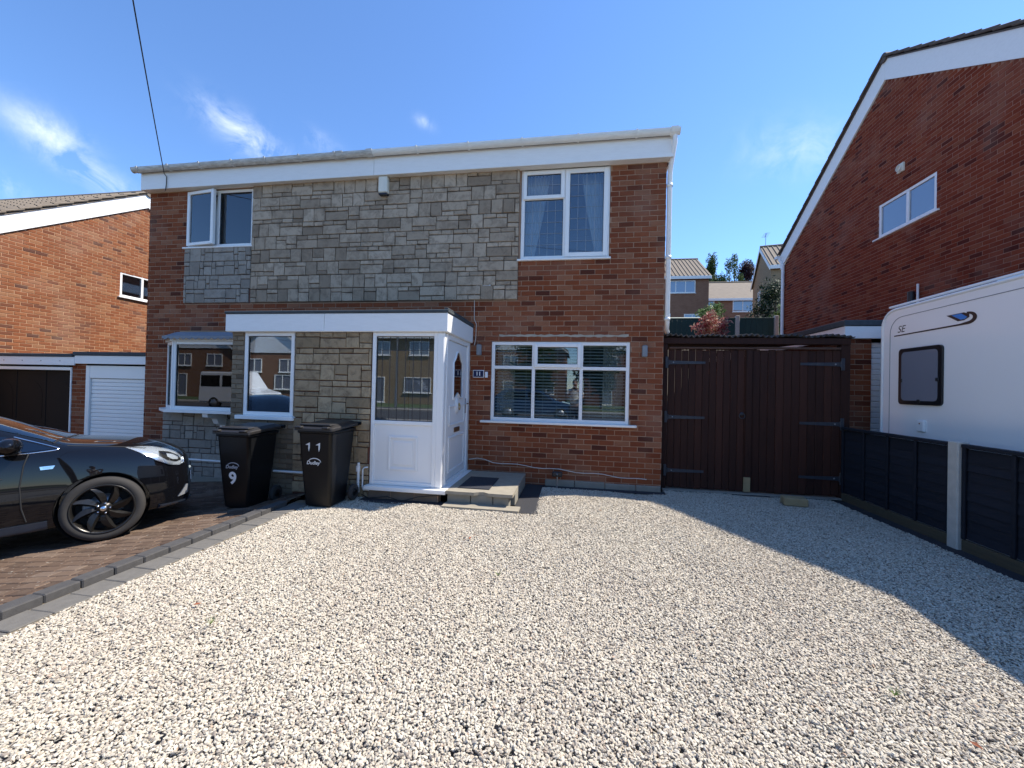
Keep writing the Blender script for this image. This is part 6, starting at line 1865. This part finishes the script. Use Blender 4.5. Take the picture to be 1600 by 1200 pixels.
mb = MB(); mb.tube([(.25, 3.1, 12.3), (.25, 3.1, 13.6)], .02, 6); mb.tube([(.25, 2.6, 13.45), (.25, 3.6, 13.45)], .015, 6)
for k in range(5): mb.tube([(.05, 2.65 + k * .22, 13.45), (.45, 2.65 + k * .22, 13.45)], .008, 5)
mb.build('aerial', 'metal_grey', ch); MB().bbox(2.2, 3.6, .9, 1.6, 10.9, 11.35, .02).build('roof_light', 'glass_frost', ch)
for (x, y, w_, h_, m, cnt, sz, lab, nn, sprd, brr) in ((18.5, 60, 1.15, 8.4, 'leaf_green', 5200, .30, 'tall narrow green tree rising behind the low house', 30, .5, .5),
        (19.0, 58, 1.9, 5.6, 'leaf_green', 4600, .30, 'rounded green tree at the foot of the tall narrow tree', 24, .62, .42),
        (20.9, 58, 2.3, 8.2, 'leaf_green', 2400, .30, 'loose open tree with sky between its branches', 17, .8, .26),
        (23.0, 60, 2.4, 7.4, 'leaf_purple', 6000, .32, 'dark purple leaved tree beside the buff gable', 26, .6, .40)):
    tree('hillside_tree', lab, (x, y, ground_z(x, y)), w_, h_, 1.9, m, cnt, sz, int(x * 10), group='trees on the hillside', n=nn, spread=sprd, br=brr)

# ================================================================ across the road, mirrored in the panes
for (x, y, lab, wm, gf_, ev, rg_) in ((-33.5, -20, 'brown brick gabled house far along the road, mirrored in the bay window', 'far_brick_brown', True, 4.4, 6.8),
        (-24.9, -20, 'brown brick gabled house mirrored in the tall extension window', 'far_brick_brown', True, 3.9, 6.5),
        (-13.6, -20, 'wide buff brick house mirrored in the porch glass', 'far_brick_buff', False, 5.4, 7.6),
        (-4.5, -25, 'brown brick gabled house straight across the road', 'far_brick_brown', True, 5.0, 7.6),
        (4.5, -25, 'red brick gabled house across the road behind the telegraph pole', 'far_brick_red', True, 5.0, 7.6)):
    simple_house('opposite_house', lab, (x + 3.6, y, 0), PI, 7.2, 8, ev, rg_, wm, 'roof_tile', [('f', 1.2, 2.8, ev - 1.6, ev - .5, 2), ('f', 4.4, 5.8, ev - 1.6, ev - .5, 2), ('f', 1.0, 3.2, .9, 2.1, 3), ('f', 4.8, 5.8, .1, 2.1, 1)], gf_, ev if gf_ else None, base=-.5)
ld = empty('street_lamp', (-10.6, -13.0, 0)); tag(ld, 'slim grey street lamp across the road mirrored in the porch glass', 'street lamp')
mb = MB(); mb.tube([(0, 0, 0), (0, 0, 1.2)], .08, 10); mb.tube([(0, 0, 1.2), (0, 0, 5.6), (0, .3, 5.9), (0, .9, 6.0)], .05, 10, r1=.035); mb.build('column', 'metal_grey', ld)
MB().bbox(-.12, .12, .7, 1.3, 5.93, 6.05, .03).build('lantern', 'grey_plastic', ld)
def vehicle(name, label, loc, rz, prof, width, paint, glass, wheels, cat):
    v = empty(name, loc, (0, 0, rz)); tag(v, label, cat)
    pr = rounded(prof, .12, 4)
    bm = bmesh.new(); n = len(pr)
    va = [bm.verts.new((a, -width / 2, b)) for a, b in pr]; vb = [bm.verts.new((a, width / 2, b)) for a, b in pr]
    bm.faces.new(va); bm.faces.new(vb[::-1])
    for i in range(n): bm.faces.new((va[i], vb[i], vb[(i + 1) % n], va[(i + 1) % n]))
    bmesh.ops.recalc_face_normals(bm, faces=bm.faces)
    bmesh.ops.bevel(bm, geom=[e for e in bm.edges if abs(e.verts[0].co.y - e.verts[1].co.y) < 1e-4], offset=.07, segments=3, affect='EDGES')
    me = bpy.data.meshes.new('body'); bm.to_mesh(me); bm.free(); me.materials.append(MAT[paint]); put('body', me, v)
    for poly in glass:
        for s_ in (-1, 1): MB().prism(poly, *sorted((s_ * (width / 2 - .01), s_ * (width / 2 + .006))), 'y').build('side_window', 'glass_car', v)
    for xw, r_ in wheels:
        for s_ in (-1, 1):
            w_ = MB(); w_.lathe([(.0, -.1), (r_ * .62, -.11), (r_ * .9, -.11), (r_, -.08), (r_, .08), (r_ * .9, .11), (r_ * .62, .11), (0, .1)], 26, 'y', (xw, s_ * (width / 2 - .1), r_)); wo_ = w_.build('wheel', 'tyre', v)
            w_ = MB(); w_.lathe([(0, -.115), (r_ * .6, -.118), (r_ * .62, -.09), (r_ * .62, .09), (r_ * .6, .118), (0, .115)], 20, 'y', (xw, s_ * (width / 2 - .1), r_)); w_.build('rim', 'metal_grey', wo_)
    for s_ in (-1, 1):
        MB().bbox(prof[0][0] - .12, prof[0][0] + .012, s_ * (width / 2 - .3) - .12, s_ * (width / 2 - .3) + .12, .65, .82, .02).build('headlight', 'headlight_reflector', v)
    return v
vehicle('camper_van', 'white camper van parked along the road, mirrored in the bay window', (-17.5, -8.2, -.035), 0, [(2.4, .35), (2.4, .95), (1.6, 1.15), (.95, 2.0), (-2.4, 2.0), (-2.5, .35)], 1.9, 'paint_white',
        [[(.2, 1.2), (1.4, 1.2), (.85, 1.75), (.2, 1.8)], [(-1.0, 1.2), (.05, 1.2), (.05, 1.8), (-1.0, 1.8)], [(-2.3, 1.2), (-1.15, 1.2), (-1.15, 1.8), (-2.3, 1.8)]], [(1.5, .33), (-1.5, .33)], 'van')
vehicle('road_car', 'blue hatchback parked on the road, mirrored in the lower window', (-1.9, -7.6, -.035), 0, [(2.0, .28), (2.0, .68), (1.0, .95), (.25, 1.42), (-1.4, 1.45), (-2.0, 1.0), (-2.05, .28)], 1.75, 'paint_blue',
        [[(-.3, .95), (.85, .95), (.2, 1.34), (-.3, 1.37)], [(-1.5, .98), (-.4, .96), (-.4, 1.37), (-1.25, 1.37)]], [(1.25, .31), (-1.25, .31)], 'car')
for k, (x, y, w_, h_, m, lab) in enumerate(((-3.2, -17, 2.6, 4.6, 'leaf_green', 'broad green tree across the road, mirrored in the lower window'), (1.8, -17.5, 2.3, 4.2, 'leaf_dark', 'dark green tree across the road behind the blue car'), (6.6, -17, 2.4, 4.6, 'leaf_green', 'green tree across the road beyond the telegraph pole'))):
    tree('street_tree', lab, (x, y, 0), w_, h_, 1.1, m, 2600, .34, 900 + k, group='trees across the road')

# ================================================================ the person taking the picture, mirrored faintly in the lower window
person = empty('person', (0, -.42, 0)); tag(person, 'person in a white shirt holding up a phone, mirrored in the lower window', 'person')
def skinned(name, verts, edges, mat, root=0, sub=2):
    me = bpy.data.meshes.new(name); me.from_pydata([v[:3] for v in verts], edges, [])
    o = bpy.data.objects.new(name, me); COL.objects.link(o)
    o.modifiers.new('skin', 'SKIN'); md = o.modifiers.new('sub', 'SUBSURF'); md.levels = md.render_levels = sub
    for i, v in enumerate(verts):
        sv = me.skin_vertices[0].data[i]; sv.radius = (v[3], v[4] if len(v) > 4 else v[3]); sv.use_root = i == root
    bpy.context.view_layer.update()
    m2 = bpy.data.meshes.new_from_object(o.evaluated_get(bpy.context.evaluated_depsgraph_get()))
    bpy.data.objects.remove(o); bpy.data.meshes.remove(me)
    m2.materials.clear(); m2.materials.append(MAT[mat])
    for p_ in m2.polygons: p_.use_smooth = True
    return put(name, m2, person)
V = [(0, 0, .93, .14, .11), (0, 0, 1.10, .13, .10), (0, .01, 1.30, .155, .105), (0, .01, 1.42, .10, .08), (0, .02, 1.50, .055), (0, .04, 1.57, .07)]
E_ = [(0, 1), (1, 2), (2, 3), (3, 4), (4, 5)]
for s_ in (-1, 1):
    b = len(V)
    V += [(s_ * .18, .0, 1.40, .055), (s_ * .25, .06, 1.17, .043), (s_ * .13, .27, 1.37, .029), (s_ * .10, .335, 1.425, .034, .018)]
    E_ += [(3, b), (b, b + 1), (b + 1, b + 2), (b + 2, b + 3)]
    for k in range(4):                       # fingers closing on the phone from the side
        f = len(V); z = 1.455 - .021 * k; ln = (.9, 1, .95, .75)[k]
        V += [(s_ * .09, .36, z, .009), (s_ * (.09 - .03 * ln), .392, z + .002, .008), (s_ * (.085 - .05 * ln), .386, z, .007)]
        E_ += [(b + 3, f), (f, f + 1), (f + 1, f + 2)]
    f = len(V); V += [(s_ * .085, .325, 1.435, .010), (s_ * .06, .345, 1.46, .009), (s_ * .04, .352, 1.468, .008)]; E_ += [(b + 3, f), (f, f + 1), (f + 1, f + 2)]
    b = len(V)
    V += [(s_ * .095, 0, .86, .095), (s_ * .11, .01, .50, .062), (s_ * .115, -.03, .12, .042), (s_ * .12, .0, .045, .042), (s_ * .135, .15, .035, .035)]
    E_ += [(0, b), (b, b + 1), (b + 1, b + 2), (b + 2, b + 3), (b + 3, b + 4)]
skinned('body', V, E_, 'skin')
hd = MB(); prof = []
for i in range(17):
    t_ = i / 16 * PI; r_ = .078 * math.sin(t_) ** .8 * (1 + .06 * math.cos(t_)); prof.append((max(r_, .0005), .118 * -math.cos(t_)))
hd.lathe(prof, 24, 'z', (0, 0, 0)); ho = hd.build('head', 'skin', person, (0, .045, 1.635)); ho.scale = (.95, 1.15, 1)
fc = MB(); fc.add([(-.012, .075, .03), (.012, .075, .03), (0, .078, .035), (-.016, .085, -.022), (.016, .085, -.022), (0, .108, -.018), (0, .088, -.03)], [(0, 3, 5, 2), (2, 5, 4, 1), (3, 6, 5), (5, 6, 4), (0, 2, 1)])
for s_ in (-1, 1):
    fc.lathe([(.004, -.008), (.014, -.006), (.018, .01), (.01, .02)], 10, 'x', (s_ * .076, .0, .0)); 
fc.build('nose_and_ears', 'skin', ho)
ey = MB()
for s_ in (-1, 1): ey.lathe([(.0005, .009), (.007, .006), (.01, 0), (.007, -.006), (.0005, -.008)], 10, 'y', (s_ * .031, .066, .012))
ey.build('eyes', 'white_paint', ho)
mo_ = MB(); mo_.bbox(-.024, .024, .066, .078, -.062, -.052, .004); mo_.build('mouth', 'leaf_litter', ho)
hr = MB(); hr.lathe([(.0005, .128), (.04, .122), (.072, .085), (.085, .03), (.083, -.02), (.075, -.04)], 24, 'z', (0, -.012, 0)); hr.build('hair', 'hair', ho)
SV = [(0, 0, .90, .165, .135), (0, 0, 1.10, .155, .125), (0, .01, 1.30, .175, .125), (0, .01, 1.41, .115, .095)]; SE = [(0, 1), (1, 2), (2, 3)]
for s_ in (-1, 1):
    b = len(SV); SV += [(s_ * .19, .0, 1.395, .072), (s_ * .235, .04, 1.25, .066)]; SE += [(3, b), (b, b + 1)]
skinned('shirt', SV, SE, 'shirt')
TV = [(0, 0, .93, .15, .12)]; TE = []
for s_ in (-1, 1):
    b = len(TV); TV += [(s_ * .095, 0, .85, .108), (s_ * .112, .01, .50, .082), (s_ * .118, -.025, .10, .066)]; TE += [(0, b), (b, b + 1), (b + 1, b + 2)]
skinned('trousers', TV, TE, 'trousers')
SH = MB()
for s_ in (-1, 1): SH.bbox(s_ * .125 - .05, s_ * .125 + .05, -.08, .20, .002, .085, .035)
SH.build('shoes', 'black_plastic', person)
tag(MB().bbox(-.078, .078, -.048, -.038, 1.412, 1.488, .006).build('phone', 'phone'), 'dark phone held up by the person mirrored in the window', 'phone')
tag(person, 'person in a white shirt holding up a phone, mirrored in the lower window', 'person')

# ================================================================ litter on the gravel
rr = random.Random(77)
for k, (x, y, lab) in enumerate(((-.95, 3.72, 'dry red leaf lying on the gravel in front of the doorstep'), (.32, 4.9, 'dry red leaf lying on the gravel below the lower window'),
        (-2.35, 2.25, 'dry red leaf lying on the gravel near the edging blocks'), (1.66, 1.95, 'dry red leaf lying on the sunlit gravel near the shadow edge'))):
    mb = MB(); s_ = .022
    mb.add([(-s_, 0, .002), (-.2 * s_, .5 * s_, .008), (s_, 0, .004), (-.1 * s_, -.55 * s_, .007), (-s_, 0, .0035), (-.2 * s_, .5 * s_, .0095), (s_, 0, .0055), (-.1 * s_, -.55 * s_, .0085)], [(0, 3, 2, 1), (4, 5, 6, 7), (0, 1, 5, 4), (1, 2, 6, 5), (2, 3, 7, 6), (3, 0, 4, 7)])
    tag(mb.build('fallen_leaf', 'leaf_litter', None, (x, y, .022), (rr.uniform(-.2, .2), rr.uniform(-.2, .2), rr.uniform(0, 6))), lab, 'leaf', 'dry leaves on the gravel')
for k, (x, y, lab) in enumerate(((-.55, 3.05, 'small green weed tuft in the middle of the gravel'), (1.55, 2.22, 'small green weed tuft in the sunlit gravel near the fence shadow'), (-2.1, 2.1, 'small green weed tuft in the gravel near the kerb'))):
    mb = MB()
    for q in range(22):
        a = rr.uniform(0, 6.28); l_ = rr.uniform(.03, .06); dx, dy = math.cos(a), math.sin(a)
        mb.add([(-dy * .002, dx * .002, 0), (dy * .002, -dx * .002, 0), (dx * l_ * .7, dy * l_ * .7, l_ * .7)], [(0, 1, 2)])
    tag(mb.build('weed_tuft', 'leaf_bright', None, (x, y, .012), fix=False), lab, 'weed', 'weeds in the gravel')
